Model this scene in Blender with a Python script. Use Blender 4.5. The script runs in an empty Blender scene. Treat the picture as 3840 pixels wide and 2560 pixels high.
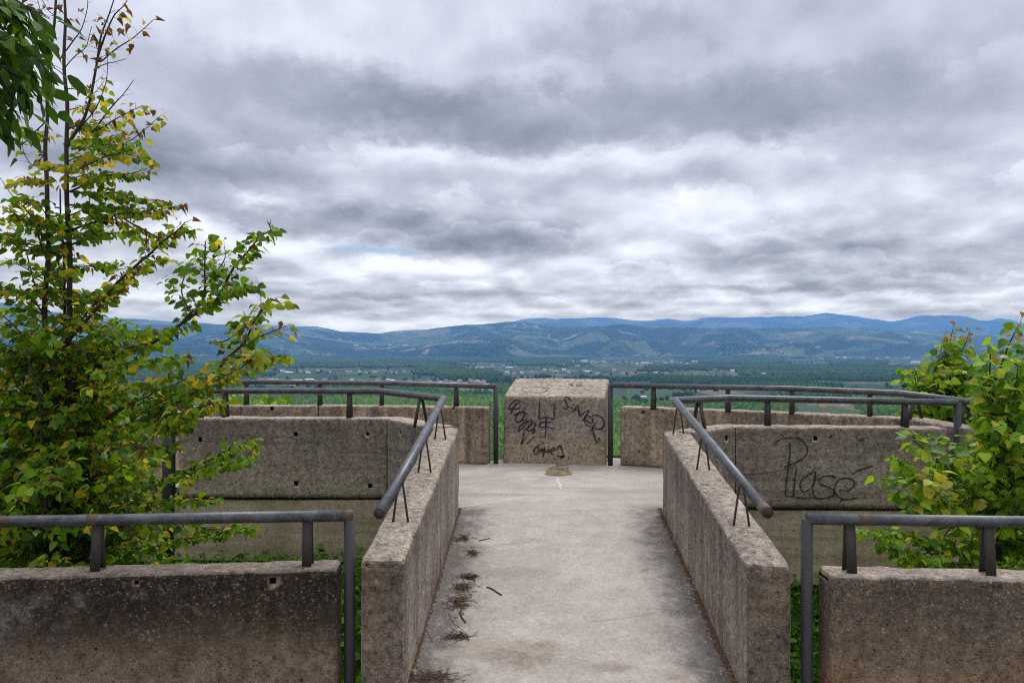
import bpy, bmesh, math, random
from mathutils import Vector, Matrix, noise as mnoise
C = bpy.context.scene.collection
SC = bpy.context.scene
R = math.radians
rnd = random.Random(7)

# ------------------------------------------------------------------ camera
CAM_Z = 1.6
F = 1830.0          # focal length in units of the 2352 px wide picture
CU, CV = 1176.0, 795.0
cam_d = bpy.data.cameras.new('camera')
cam_d.sensor_width = 36.0
cam_d.lens = 36.0 * F / 2352.0
cam_d.shift_y = 11.0 / 2352.0
cam_d.clip_start = 0.05
cam_d.clip_end = 120000.0
cam = bpy.data.objects.new('camera', cam_d)
cam.location = (0, 0, CAM_Z)
cam.rotation_euler = (R(90), 0, 0)
C.objects.link(cam)
SC.camera = cam
SC.view_settings.view_transform = 'Standard'
SC.view_settings.look = 'None'
SC.view_settings.exposure = 0.28
SC.view_settings.gamma = 1.0
SC.cycles.use_denoising = False
SC.cycles.filter_width = 1.1
SC.cycles.max_bounces = 8
SC.cycles.diffuse_bounces = 4
SC.cycles.transparent_max_bounces = 8
SC.cycles.volume_bounces = 1

def at(u, v, Y):
    """point of the place that is seen at (u, v) when it stands Y metres ahead"""
    return Vector(((u - CU) / F * Y, Y, CAM_Z - (v - CV) / F * Y))
def at_z(u, v, z):
    """the same for a point of known height"""
    return at(u, v, (CAM_Z - z) * F / (v - CV))

# ------------------------------------------------------------------ node helper
class NT:
    def __init__(s, tree):
        s.t = tree; s.n = tree.nodes; s.l = tree.links
    def new(s, typ, **kw):
        n = s.n.new(typ)
        for k, v in kw.items(): setattr(n, k, v)
        return n
    def set(s, sock, val):
        if hasattr(val, 'is_output') or isinstance(val, bpy.types.NodeSocket): s.l.new(val, sock)
        else: sock.default_value = val
    def m(s, op, a, b=None, c=None, clamp=False):
        n = s.new('ShaderNodeMath', operation=op); n.use_clamp = clamp
        s.set(n.inputs[0], a)
        if b is not None: s.set(n.inputs[1], b)
        if c is not None: s.set(n.inputs[2], c)
        return n.outputs[0]
    def v(s, op, a, b=None, scale=None):
        n = s.new('ShaderNodeVectorMath', operation=op)
        s.set(n.inputs[0], a)
        if b is not None: s.set(n.inputs[1], b)
        if scale is not None: s.set(n.inputs['Scale'], scale)
        return n.outputs['Value'] if op in ('LENGTH', 'DOT_PRODUCT', 'DISTANCE') else n.outputs[0]
    def xyz(s, x, y, z=0.0):
        n = s.new('ShaderNodeCombineXYZ')
        s.set(n.inputs[0], x); s.set(n.inputs[1], y); s.set(n.inputs[2], z)
        return n.outputs[0]
    def sep(s, v):
        n = s.new('ShaderNodeSeparateXYZ'); s.set(n.inputs[0], v); return n.outputs
    def noise(s, vec, scale, detail=4, rough=.5, dist=0.0, out='Fac', lac=2.0):
        n = s.new('ShaderNodeTexNoise'); s.set(n.inputs['Vector'], vec)
        n.inputs['Scale'].default_value = scale; n.inputs['Detail'].default_value = detail
        n.inputs['Roughness'].default_value = rough; n.inputs['Distortion'].default_value = dist
        n.inputs['Lacunarity'].default_value = lac
        return n.outputs[out]
    def voro(s, vec, scale, feature='F1', out='Distance', rand=1.0):
        n = s.new('ShaderNodeTexVoronoi', feature=feature); s.set(n.inputs['Vector'], vec)
        n.inputs['Scale'].default_value = scale; n.inputs['Randomness'].default_value = rand
        return n.outputs[out]
    def mr(s, x, a, b, c=0.0, d=1.0, typ='SMOOTHSTEP'):
        n = s.new('ShaderNodeMapRange', interpolation_type=typ)
        s.set(n.inputs[0], x)
        for i, q in enumerate((a, b, c, d)): s.set(n.inputs[i + 1], q)
        return n.outputs[0]
    def ramp(s, x, stops, mode='LINEAR'):
        n = s.new('ShaderNodeValToRGB'); n.color_ramp.interpolation = mode
        e = n.color_ramp.elements
        while len(e) < len(stops): e.new(0.5)
        for i, (p, c) in enumerate(stops):
            e[i].position = p; e[i].color = (c[0], c[1], c[2], 1)
        s.set(n.inputs[0], x)
        return n.outputs[0]
    def mix(s, f, a, b, blend='MIX'):
        n = s.new('ShaderNodeMix', data_type='RGBA', blend_type=blend); n.clamp_factor = True
        s.set(n.inputs[0], f)
        for i, q in ((6, a), (7, b)):
            if isinstance(q, (tuple, list)): q = (q[0], q[1], q[2], 1)
            s.set(n.inputs[i], q)
        return n.outputs[2]

# ------------------------------------------------------------------ sky, clouds and sun
SUN_EL, SUN_AZ = 56.0, 28.0     # the sun stands ahead of the viewer, a little to the right, behind cloud
def build_world():
    w = bpy.data.worlds.new('World'); SC.world = w; w.use_nodes = True
    t = NT(w.node_tree); w.node_tree.nodes.clear()
    out = t.new('ShaderNodeOutputWorld'); bg = t.new('ShaderNodeBackground')
    sky = t.new('ShaderNodeTexSky', sky_type='NISHITA')
    sky.sun_disc = False; sky.sun_elevation = R(SUN_EL); sky.sun_rotation = R(SUN_AZ)
    sky.air_density = 1.2; sky.dust_density = 0.6; sky.ozone_density = 2.0; sky.altitude = 500
    d = t.v('NORMALIZE', t.new('ShaderNodeTexCoord').outputs['Generated'])
    x, y, z = t.sep(d)
    az = t.m('ARCTAN2', x, y)
    te = t.m('MAXIMUM', t.m('DIVIDE', z, t.m('MAXIMUM', t.m('SQRT', t.m('ADD', t.m('MULTIPLY', x, x), t.m('MULTIPLY', y, y))), 0.02)), 0.0)
    te = t.m('MINIMUM', te, 6.0)
    # cloud-layer coordinates: like a flat layer seen in perspective, banks get finer and flatter near the horizon
    px = t.m('MULTIPLY', az, 3.1)
    py = t.m('MULTIPLY', t.m('LOGARITHM', t.m('ADD', te, 0.10), math.e), 1.5)
    p = t.xyz(px, py, 3.7)
    # domain warp gives the banks ragged, billowing borders
    wn = t.noise(p, 3.6, 9, .60, out='Color')
    wv = t.v('SUBTRACT', wn, (.5, .5, .5))
    wx, wy, wz = t.sep(wv)
    shrink = t.m('ADD', t.m('MULTIPLY', te, 0.75), 0.07)
    ax = t.m('ADD', az, t.m('MULTIPLY', wx, t.m('MULTIPLY', shrink, 0.62)))
    ay = t.m('ADD', te, t.m('MULTIPLY', wy, t.m('MULTIPLY', shrink, 0.42)))
    ap = t.xyz(ax, ay, 0)
    acc = 0.75
    def blob(u, v, ru, rv, amp, rot=0.0, soft=0.05):
        nonlocal acc
        a0 = math.atan((u - CU) / F); t0 = (CV - v) / F * math.cos(a0)
        mp = t.new('ShaderNodeMapping', vector_type='TEXTURE')
        mp.inputs['Location'].default_value = (a0, t0, 0)
        mp.inputs['Rotation'].default_value = (0, 0, R(rot))
        mp.inputs['Scale'].default_value = (ru / F, rv / F, 1)
        t.set(mp.inputs[0], ap)
        r = t.v('LENGTH', mp.outputs[0])
        acc = t.m('ADD', acc, t.mr(r, soft, 1.32, amp, 0.0))
    for b in CLOUDS: blob(*b)
    # billows: lit crowns, grey flat bases
    n1 = t.noise(p, 3.4, 9, .5, .1)
    n2 = t.noise(t.v('ADD', p, (0.03, 0.12, 0.0)), 3.4, 9, .5, .1)
    emb = t.m('SUBTRACT', n1, n2)
    low = t.mr(te, .02, .30, 1.0, .26)
    acc = t.m('ADD', acc, t.m('MULTIPLY', emb, t.m('MULTIPLY', low, 1.0)))
    n3 = t.noise(t.v('ADD', p, (5.0, 2.0, 1.0)), 1.3, 9, .47, .2)
    acc = t.m('ADD', acc, t.m('MULTIPLY', t.m('SUBTRACT', n3, .5), 0.34))
    # thin layered bands close to the horizon
    bandp = t.xyz(t.m('MULTIPLY', az, 6.0), t.m('MULTIPLY', te, 48.0), 1.3)
    nb = t.noise(bandp, 1.0, 6, .55, .3)
    acc = t.m('ADD', acc, t.m('MULTIPLY', t.m('SUBTRACT', nb, .5), t.mr(te, .05, .16, 0.30, 0.0)))
    acc = t.m('ADD', acc, t.mr(te, .45, 1.6, 0.0, .10))
    # rows of cumulus: scalloped bright crowns over flat grey bases, row behind row towards the horizon
    for k, (v0, hh, fr, amt) in enumerate(ROWS):
        b0 = (CV - v0) / F; h0 = hh / F
        q = t.xyz(t.m('MULTIPLY', az, fr), t.m('MULTIPLY', te, fr * 1.6), 11.3 * k)
        n = t.noise(q, 1.0, 7, .60, .1)
        bil = t.m('ABSOLUTE', t.m('SUBTRACT', t.m('MULTIPLY', t.noise(q, 2.6, 6, .6), 2.0), 1.0))
        top = t.m('MULTIPLY', t.m('SUBTRACT', t.m('MULTIPLY', t.mr(n, .32, .66), 1.25), t.m('MULTIPLY', bil, .55)), h0)
        low_ = t.m('ADD', b0, t.m('MULTIPLY', t.m('SUBTRACT', t.noise(q, .5, 3, .5), .5), h0 * .55))
        tt = t.m('DIVIDE', t.m('SUBTRACT', te, low_), t.m('MAXIMUM', top, h0 * .12))
        msk = t.m('MULTIPLY', t.mr(tt, -.35, .20), t.m('MULTIPLY', t.mr(tt, 1.04, .90), t.mr(n, .42, .56)))
        acc = t.m('ADD', acc, t.m('MULTIPLY', msk, t.mr(tt, .05, .9, -amt * .8, amt * .8)))
    acc = t.m('ADD', t.m('MULTIPLY', acc, .84), .112)
    cloud = t.ramp(acc, [(0.0, (.10, .12, .165)), (.34, (.190, .212, .262)), (.48, (.270, .290, .348)),
                         (.62, (.385, .400, .465)), (.76, (.555, .565, .630)), (.90, (.75, .76, .80)), (1.0, (.86, .86, .885))])
    # brighter overhead, as under any overcast
    gain = t.mr(te, .46, 2.2, 1.0, OVERHEAD)
    # banks near the horizon are seen through kilometres of air: they are as bright in truth as the ones above
    inv = t.m('EXPONENT', t.m('MINIMUM', t.m('DIVIDE', AIR_D * 868.0, t.m('MAXIMUM', te, .02)), AIR_D * 24000.0))
    cloud = t.v('MAXIMUM', t.v('ADD', t.v('SCALE', t.v('SUBTRACT', cloud, AIR_S), scale=inv), AIR_S), (0, 0, 0))
    cloud = t.v('MULTIPLY', cloud, (.955, .992, 1.068))
    cl = t.v('SCALE', t.mix(t.mr(te, .5, 1.5), cloud, (.86, .84, .82)), scale=gain)
    # gap showing blue
    gm = t.new('ShaderNodeMapping', vector_type='TEXTURE')
    a0 = math.atan((865 - CU) / F)
    gm.inputs['Location'].default_value = (a0, (CV - 572) / F * math.cos(a0), 0)
    gm.inputs['Scale'].default_value = (150 / F, 11 / F, 1)
    t.set(gm.inputs[0], t.xyz(t.m('ADD', az, t.m('MULTIPLY', wx, .05)), t.m('ADD', te, t.m('MULTIPLY', wy, .03)), 0))
    gap = t.mr(t.v('LENGTH', gm.outputs[0]), .2, 1.2, .8, 0.0)
    sk = t.v('SCALE', sky.outputs[0], scale=0.085)
    col = t.mix(gap, cl, sk)
    t.l.new(col, bg.inputs['Color']); bg.inputs['Strength'].default_value = WORLD_GAIN
    t.l.new(bg.outputs[0], out.inputs[0])
    w.cycles.sampling_method = 'MANUAL'; w.cycles.sample_map_resolution = 512
    s = bpy.data.lights.new('sun', 'SUN'); s.energy = SUN_E; s.angle = R(24); s.color = (1.0, .965, .91)
    o = bpy.data.objects.new('sun', s); C.objects.link(o)
    el, a = R(SUN_EL), R(SUN_AZ)
    dirv = Vector((math.sin(a) * math.cos(el), math.cos(a) * math.cos(el), math.sin(el)))
    o.rotation_euler = dirv.to_track_quat('Z', 'Y').to_euler()
AIR_D = 6.2e-5; AIR_S = (.115, .285, .60)
SUN_E = 1.6
OVERHEAD = 1.9
WORLD_GAIN = 1.0
ROWS = [(330, 120, 3.2, .07), (430, 95, 4.2, .10), (520, 85, 4.6, .11), (590, 70, 6.0, .13), (640, 45, 8.0, .13), (676, 30, 10.0, .12), (705, 22, 13.0, .11), (728, 16, 17.0, .09)]
CLOUDS = [
    # u, v, ru, rv, amp, rot
    (620, 70, 520, 130, .10, 0), (1750, 60, 800, 110, .0, 0), (1480, 75, 420, 60, -.07, 6),
    (760, 225, 460, 100, -.24, -8), (1130, 265, 380, 90, -.24, -4), (1620, 245, 400, 100, -.24, -6), (2050, 235, 330, 80, -.12, 0), (1500, 90, 600, 70, -.07, 4),
    (1280, 160, 150, 40, .07, 0), (2130, 170, 300, 130, -.06, 0), (2230, 320, 200, 70, -.03, 0),
    (430, 375, 330, 100, -.30, 0), (100, 340, 200, 90, -.12, 0),
    (1290, 372, 330, 38, .14, 0), (900, 355, 120, 25, .12, 0), (1860, 330, 210, 62, .15, 20),
    (1650, 478, 360, 62, .15, 4), (1430, 590, 180, 60, .18, 0), (2230, 480, 170, 70, .10, 0),
    (1960, 590, 360, 36, -.22, -3), (1850, 545, 120, 20, -.14, 0), (880, 525, 400, 42, -.25, -3), (1120, 560, 190, 34, -.20, 0),
    (1250, 470, 200, 50, -.06, 0),
    (960, 450, 220, 35, .04, 0), (620, 468, 90, 22, .16, 0), (480, 555, 200, 45, .10, 0),
    (930, 625, 290, 34, .22, 0), (1130, 640, 260, 24, .08, 0), (850, 687, 170, 11, -.18, 0), (1700, 662, 320, 13, -.14, 0),
    (2120, 655, 280, 18, -.17, 0), (660, 650, 130, 10, -.10, 0), (1500, 700, 900, 20, .08, 0), (820, 742, 320, 18, .12, 0),
    (1250, 668, 220, 9, -.10, 0),
]
build_world()
import numpy as np
# ------------------------------------------------------------------ tagging and mesh helpers
def tag(o, label=None, cat=None, group=None, kind=None):
    if label: o['label'] = label
    if cat: o['category'] = cat
    if group: o['group'] = group
    if kind: o['kind'] = kind
    return o
def empty(name, loc, label, cat, group=None):
    o = bpy.data.objects.new(name, None); o.location = loc; o.empty_display_size = .2
    C.objects.link(o); return tag(o, label, cat, group)
class MB:
    """collects vertices, faces and per-vertex values of one mesh"""
    def __init__(s): s.v = []; s.f = []; s.mi = []; s.at = {}
    def add(s, vs, fs, mi=0):
        b = len(s.v); s.v += [tuple(q) for q in vs]
        s.f += [tuple(b + i for i in f) for f in fs]; s.mi += [mi] * len(fs)
    def box(s, x0, x1, y0, y1, z0, z1, mi=0):
        s.add([(x0, y0, z0), (x1, y0, z0), (x1, y1, z0), (x0, y1, z0), (x0, y0, z1), (x1, y0, z1), (x1, y1, z1), (x0, y1, z1)],
              [(3, 2, 1, 0), (4, 5, 6, 7), (0, 1, 5, 4), (1, 2, 6, 5), (2, 3, 7, 6), (3, 0, 4, 7)], mi)
    def tube(s, path, radii, n=8, cap=True, mi=0):
        P = [Vector(p) for p in path]
        if not isinstance(radii, (list, tuple)): radii = [radii] * len(P)
        vs = []; fs = []; up = None
        for i, p in enumerate(P):
            a = P[max(i - 1, 0)]; b = P[min(i + 1, len(P) - 1)]
            d = (b - a)
            if d.length < 1e-9: d = Vector((0, 0, 1))
            d.normalize()
            if up is None:
                up = Vector((0, 0, 1)) if abs(d.z) < .9 else Vector((1, 0, 0))
            sx = d.cross(up).normalized(); up = sx.cross(d).normalized()
            k = 1.0
            if 0 < i < len(P) - 1:
                d1 = (P[i] - P[i - 1]).normalized()
                k = 1.0 / max(.5, math.sqrt(max(1e-3, (1 + d1.dot((P[i + 1] - P[i]).normalized())) / 2)))
            for j in range(n):
                t = 2 * math.pi * j / n
                vs.append(p + (sx * math.cos(t) + up * math.sin(t)) * radii[i] * (k if n > 6 else 1))
        for i in range(len(P) - 1):
            for j in range(n):
                k = (j + 1) % n
                fs.append((i * n + j, i * n + k, (i + 1) * n + k, (i + 1) * n + j))
        if cap:
            fs.append(tuple(reversed(range(n)))); fs.append(tuple((len(P) - 1) * n + j for j in range(n)))
        s.add(vs, fs, mi)
    def build(s, name, mats, parent=None, smooth=True):
        me = bpy.data.meshes.new(name); me.from_pydata(s.v, [], s.f)
        for m in (mats if isinstance(mats, (list, tuple)) else [mats]): me.materials.append(m)
        me.polygons.foreach_set('material_index', s.mi)
        me.polygons.foreach_set('use_smooth', [smooth] * len(s.f))
        for k, (typ, vals) in s.at.items():
            a = me.attributes.new(k, typ, 'POINT')
            if typ == 'FLOAT': a.data.foreach_set('value', vals)
            else: a.data.foreach_set('color', [c for q in vals for c in q])
        me.update()
        o = bpy.data.objects.new(name, me); C.objects.link(o)
        if parent:
            o.parent = parent
            o.matrix_parent_inverse = Matrix.Translation(-parent.location) if parent.type == 'EMPTY' else Matrix.Identity(4)
        return o
def np_mesh(name, V, Fq, mats, smooth=True, col=None, mi=None, nper=3):
    me = bpy.data.meshes.new(name)
    V = np.asarray(V, dtype=np.float32); Fq = np.asarray(Fq, dtype=np.int32)
    me.vertices.add(len(V)); me.vertices.foreach_set('co', V.ravel())
    me.loops.add(Fq.size); me.loops.foreach_set('vertex_index', Fq.ravel())
    me.polygons.add(len(Fq)); me.polygons.foreach_set('loop_start', np.arange(len(Fq), dtype=np.int32) * Fq.shape[1])
    me.polygons.foreach_set('loop_total', np.full(len(Fq), Fq.shape[1], dtype=np.int32))
    me.polygons.foreach_set('use_smooth', np.full(len(Fq), smooth))
    for m in (mats if isinstance(mats, (list, tuple)) else [mats]): me.materials.append(m)
    if mi is not None: me.polygons.foreach_set('material_index', np.asarray(mi, dtype=np.int32))
    if col is not None:
        a = me.attributes.new('tint', 'FLOAT_COLOR', 'POINT')
        a.data.foreach_set('color', np.asarray(col, dtype=np.float32).ravel())
    me.update(calc_edges=True); me.validate()
    o = bpy.data.objects.new(name, me); C.objects.link(o); return o

def material(name):
    m = bpy.data.materials.new(name); m.use_nodes = True
    t = NT(m.node_tree); m.node_tree.nodes.clear()
    out = t.new('ShaderNodeOutputMaterial'); b = t.new('ShaderNodeBsdfPrincipled')
    t.l.new(b.outputs[0], out.inputs[0])
    return m, t, b, out
def simple_mat(name, col, rough=.7, metal=0.0, vary=.25, scale=3.0):
    m, t, b, out = material(name)
    pos = t.new('ShaderNodeNewGeometry').outputs['Position']
    n = t.noise(pos, scale, 5, .6)
    t.set(b.inputs['Base Color'], t.mix(n, [c * (1 - vary) for c in col], [min(1, c * (1 + vary)) for c in col]))
    b.inputs['Roughness'].default_value = rough; b.inputs['Metallic'].default_value = metal
    return m

# ------------------------------------------------------------------ the land
PLAIN = -110.0
def interp(tab, u):
    if u <= tab[0][0]: return tab[0][1]
    for (a, va), (b, vb) in zip(tab, tab[1:]):
        if u <= b:
            t = (u - a) / (b - a); t = t * t * (3 - 2 * t) * .5 + t * .5
            return va + (vb - va) * t
    return tab[-1][1]
RIDGE_A = [(-900, 750), (-200, 735), (0, 738), (230, 745), (400, 748), (532, 744), (615, 746), (677, 763), (760, 778), (870, 792), (960, 775),
           (1073, 762), (1198, 752), (1281, 759), (1344, 753), (1427, 744), (1529, 749), (1633, 755), (1720, 752), (1810, 753), (1922, 752), (1970, 757),
           (2050, 760), (2111, 767), (2179, 777), (2235, 786), (2290, 783), (2352, 772), (2600, 760), (3200, 750)]
RIDGE_B = [(-900, 700), (-200, 690), (0, 695), (46, 697), (105, 715), (228, 729), (400, 738), (532, 745), (665, 751), (723, 749), (802, 762),
           (873, 765), (911, 760), (973, 757), (1073, 745), (1165, 738), (1198, 742), (1300, 747), (1500, 752), (1900, 764), (2100, 758),
           (2200, 766), (2352, 770), (2800, 740), (3200, 740)]
RIDGE_C = [(-900, 735), (0, 735), (600, 760), (873, 772), (1100, 748), (1240, 732), (1323, 731), (1377, 728), (1470, 736), (1537, 732),
           (1577, 737), (1625, 729), (1762, 729), (1810, 725), (1898, 720), (1938, 725), (2010, 732), (2050, 738), (2131, 724), (2211, 725),
           (2263, 736), (2291, 728), (2352, 736), (2800, 730), (3200, 735)]
RANGES = [(RIDGE_A, 10600.0, 3300.0, 2600.0), (RIDGE_B, 12300.0, 2600.0, 2000.0), (RIDGE_C, 20800.0, 5000.0, 1800.0)]
def sstep(t):
    t = min(1.0, max(0.0, t)); return t * t * (3 - 2 * t)
def fbm(x, y, o=5, seed=0.0):
    return mnoise.fractal(Vector((x, y, seed)), 1.0, 2.0, o)
def land(x, y):
    r = math.hypot(x, y)
    # hill top under the lookout, falling steeply to the valley floor
    dx = max(0.0, abs(x - .4) - 6.5); dy = max(0.0, y - 12.4); back = max(0.0, -y - 30)
    fall = math.hypot(dx * .8, dy) + back * .2
    top = -1.75
    if y < 12.4 and abs(x) < 8: top += .85 * sstep((y - 6.2) / 2.2)
    h = top - .47 * fall - .3 * (1 - math.exp(-fall))
    if r > 6 and fall > .1: h += fbm(x * .06, y * .06, 4) * min(2.5, fall * .15)
    if h < PLAIN + 14:
        q = (PLAIN + 14 - h) / 28.0
        h = PLAIN + (14 - 14 * min(1, q)) * (1 - .5 * min(1, q)) if q < 1 else PLAIN
    h = max(h, PLAIN)
    if y > 5200:
        u = CU + F * x / y
        # gentle foothills
        best = h + max(0.0, fbm(x / 1500, y / 1500, 5, 4.0) + .12) * 75 * sstep((y - 6500) / 1800) * (1 - sstep((y - 9000) / 1500))
        if 1500 < u < 1990:
            g = math.exp(-((u - 1745) / 110.0) ** 2 - ((y - 7500) / 430.0) ** 2); best = max(best, PLAIN + 46 * g)
        for k, (tab, yc, wf, wb) in enumerate(RANGES):
            wob = fbm(x / 2600, 3.3 * k, 4, 7.0 + k) * wf * .12
            crest = CAM_Z + (CV - interp(tab, u)) / F * yc
            crest += fbm(x / 1000, 5.0 + k, 4, 3.0) * yc * .0017
            d = y - yc
            t = 1 + d / wf if d < 0 else 1 - d / wb
            if t <= 0: continue
            # spurs and gullies run down the slope
            sp = fbm(x / (wf * .22) + fbm(x / 1700, y / 1700, 3, 2.0) * .5, y / (wf * .55), 6, 11.0 + k)
            rg = 1 - abs(fbm(x / (wf * .32), y / (wf * .6), 5, 21.0 + k)) * 1.6
            tt = t + (sp * .34 + (rg - .6) * .20) * (1 - t) * 1.6 if d < 0 else t
            s = sstep(tt) ** (.85)
            hh = PLAIN + (crest - PLAIN) * s
            hh += (fbm(x / 420, y / 420, 5, 31.0) * 34 + fbm(x / 1300, y / 1300, 3, 41.0) * 60) * s * (1 - .9 * sstep((t - .6) / .4))
            hh = min(hh, PLAIN + (crest - PLAIN) * min(1.0, (t if d < 0 else 1) + .22))
            best = max(best, hh)
        h = best
    return h
def build_land():
    azs = []
    a = -180.0
    while a < 180.0 - 1e-6:
        azs.append(a)
        f = abs(a + 1e-6)
        a += .2 if f < 36 else (.5 if f < 52 else 3.0)
    rows = []
    r = .6
    while r < 40: rows.append(r); r *= 1.05
    while r < 5000: rows.append(r); r *= 1.035
    while r < 18000: rows.append(r); r *= 1.0105
    while r < 23000: rows.append(r); r *= 1.014
    rmax = rows[-1]
    V = [(0, 0, land(0, 0))]; n = len(azs)
    for r in rows:
        for a in azs:
            k = 1.0
            if abs(a) > 50 and r > 500: k = 1 - sstep((abs(a) - 50) / 25) * (1 - (500 + (r - 500) * .09) / r)
            x, y = math.sin(R(a)) * r * k, math.cos(R(a)) * r * k
            V.append((x, y, land(x, y)))
    Fq = []
    for i in range(len(rows) - 1):
        b = 1 + i * n
        for j in range(n):
            k = (j + 1) % n
            Fq.append((b + j, b + n + j, b + n + k, b + k))
    V = np.array(V, dtype=np.float32)
    tri = [(0, 1 + j, 1 + (j + 1) % n) for j in range(n)]
    m, t, b, out = material('land')
    pos = t.new('ShaderNodeNewGeometry').outputs['Position']
    x, y, z = t.sep(pos)
    flat = t.xyz(x, y, 0)
    # fields of the valley floor
    fm = t.new('ShaderNodeMapping'); fm.inputs['Rotation'].default_value = (0, 0, R(24)); fm.inputs['Scale'].default_value = (1 / 110, 1 / 330, 1)
    t.set(fm.inputs[0], flat)
    cell = t.voro(t.v('ADD', fm.outputs[0], t.v('SCALE', t.noise(flat, .004, 2, out='Color'), scale=.5)), 1.0, out='Color')
    cr, cg, cb = t.sep(cell)
    field = t.ramp(cr, [(0, (.016, .034, .012)), (.35, (.026, .055, .014)), (.62, (.042, .072, .020)), (.80, (.075, .09, .034)), (.92, (.14, .115, .06)), (1, (.14, .09, .055))], 'CONSTANT')
    fn = t.noise(flat, .02, 5, .6)
    field = t.mix(t.m('MULTIPLY', fn, .5), field, (.03, .05, .018))
    # woods, scrub and bare earth of the hills
    hn = t.noise(pos, .0011, 9, .62)
    hn2 = t.noise(t.v('ADD', pos, (9000, 200, 0)), .0022, 8, .6)
    hill = t.ramp(hn, [(.30, (.005, .013, .008)), (.53, (.010, .022, .012)), (.56, (.050, .080, .028)), (.61, (.09, .105, .042)), (.64, (.22, .18, .095)), (.75, (.30, .23, .13))])
    cut = t.voro(t.v('ADD', pos, t.v('SCALE', t.noise(pos, .0016, 4, out='Color'), scale=500)), 1 / 620, 'F1', 'Color')
    c1, c2, c3 = t.sep(cut)
    hill = t.mix(t.mr(c1, .70, .73, 0, .75), hill, t.ramp(c2, [(0, (.07, .12, .035)), (.5, (.15, .155, .07)), (1, (.24, .15, .10))]))
    edge = t.voro(t.v('ADD', pos, t.v('SCALE', t.noise(pos, .0012, 3, out='Color'), scale=700)), 1 / 1100, 'DISTANCE_TO_EDGE')
    track = t.m('MULTIPLY', t.mr(edge, .010, .022, 1, 0), t.mr(hn2, .48, .56, 0, 1))
    hill = t.mix(t.m('MULTIPLY', track, .75), hill, (.36, .29, .20))
    grain = t.noise(pos, .016, 5, .7)
    # a sandy quarried knoll at the foot of the hills
    kn = t.new('ShaderNodeMapping', vector_type='TEXTURE'); kn.inputs['Location'].default_value = ((1745 - CU) / F * 7450, 7420, PLAIN + 30); kn.inputs['Scale'].default_value = (380, 330, 200)
    t.set(kn.inputs[0], pos)
    kmask = t.m('MULTIPLY', t.mr(t.v('LENGTH', kn.outputs[0]), .55, 1.25, 1, 0), t.mr(t.noise(pos, .007, 6, .6), .44, .53, 0, 1))
    hill = t.mix(t.m('MULTIPLY', kmask, .8), hill, t.mix(t.mr(grain, .42, .56), (.10, .12, .045), (.42, .31, .16)))
    hill = t.mix(t.mr(grain, .42, .62, 0, .6), hill, t.v('SCALE', hill, scale=.35))
    up = t.mr(z, PLAIN + 2, PLAIN + 30)
    far = t.mr(y, 5000, 6800)
    col = t.mix(t.m('MULTIPLY', up, far), field, hill)
    # grassy slope close by
    gn = t.noise(pos, .8, 6, .65)
    grass = t.ramp(gn, [(.3, (.022, .045, .010)), (.55, (.045, .085, .018)), (.75, (.075, .10, .03))])
    col = t.mix(t.mr(y, 240, 420, 1, 0), col, grass)
    t.set(b.inputs['Base Color'], col); b.inputs['Roughness'].default_value = .95; b.inputs['Specular IOR Level'].default_value = .15
    bp = t.new('ShaderNodeBump'); bp.inputs['Strength'].default_value = .8; bp.inputs['Distance'].default_value = 25.0
    t.set(bp.inputs['Height'], t.m('MULTIPLY', t.noise(pos, .02, 6, .65), far)); t.l.new(bp.outputs[0], b.inputs['Normal'])
    o = np_mesh('ground', V, np.array(Fq), m)
    # close the middle of the sheet
    me = o.data; bm = bmesh.new(); bm.from_mesh(me); bm.verts.ensure_lookup_table()
    for q in tri:
        try: bm.faces.new([bm.verts[i] for i in q]).smooth = True
        except ValueError: pass
    bmesh.ops.recalc_face_normals(bm, faces=bm.faces); bm.to_mesh(me); bm.free()
    # normals up
    if sum(p.normal.z for p in me.polygons[:200]) < 0: me.flip_normals()
    tag(o, kind='structure')
build_land()

# ------------------------------------------------------------------ air
def build_haze():
    me = MB(); me.box(-17000, 17000, -3000, 24000, PLAIN - 1.5, 870)
    m = bpy.data.materials.new('haze_air'); m.use_nodes = True
    t = NT(m.node_tree); m.node_tree.nodes.clear()
    out = t.new('ShaderNodeOutputMaterial'); v = t.new('ShaderNodeVolumePrincipled')
    v.inputs['Color'].default_value = HAZE_COL; v.inputs['Density'].default_value = HAZE_D
    v.inputs['Anisotropy'].default_value = .1
    t.l.new(v.outputs[0], out.inputs['Volume'])
    o = me.build('haze', m, smooth=False); tag(o, kind='stuff')
HAZE_COL = (.22, .50, 1.0, 1); HAZE_D = 6.6e-5
build_haze()

# ------------------------------------------------------------------ woods of the valley
def tint_mat(name, rough=.8, translucent=0.0, spec=.3):
    m, t, b, out = material(name)
    a = t.new('ShaderNodeAttribute', attribute_name='tint')
    t.l.new(a.outputs['Color'], b.inputs['Base Color'])
    b.inputs['Roughness'].default_value = rough; b.inputs['Specular IOR Level'].default_value = spec
    if translucent:
        tr = t.new('ShaderNodeBsdfTranslucent'); mx = t.new('ShaderNodeMixShader')
        t.set(tr.inputs[0], t.v('MULTIPLY', a.outputs['Color'], (1.5, 1.5, .7)))
        mx.inputs[0].default_value = translucent
        t.l.new(b.outputs[0], mx.inputs[1]); t.l.new(tr.outputs[0], mx.inputs[2]); t.l.new(mx.outputs[0], out.inputs[0])
    return m
WOOD = tint_mat('far_leaf', .9, 0, .1)
def ico(sub):
    bm = bmesh.new(); bmesh.ops.create_icosphere(bm, subdivisions=sub, radius=1.0)
    V = np.array([v.co[:] for v in bm.verts]); Fq = np.array([[v.index for v in f.verts] for f in bm.faces]); bm.free()
    return V, Fq
nr = np.random.default_rng(5)
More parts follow.
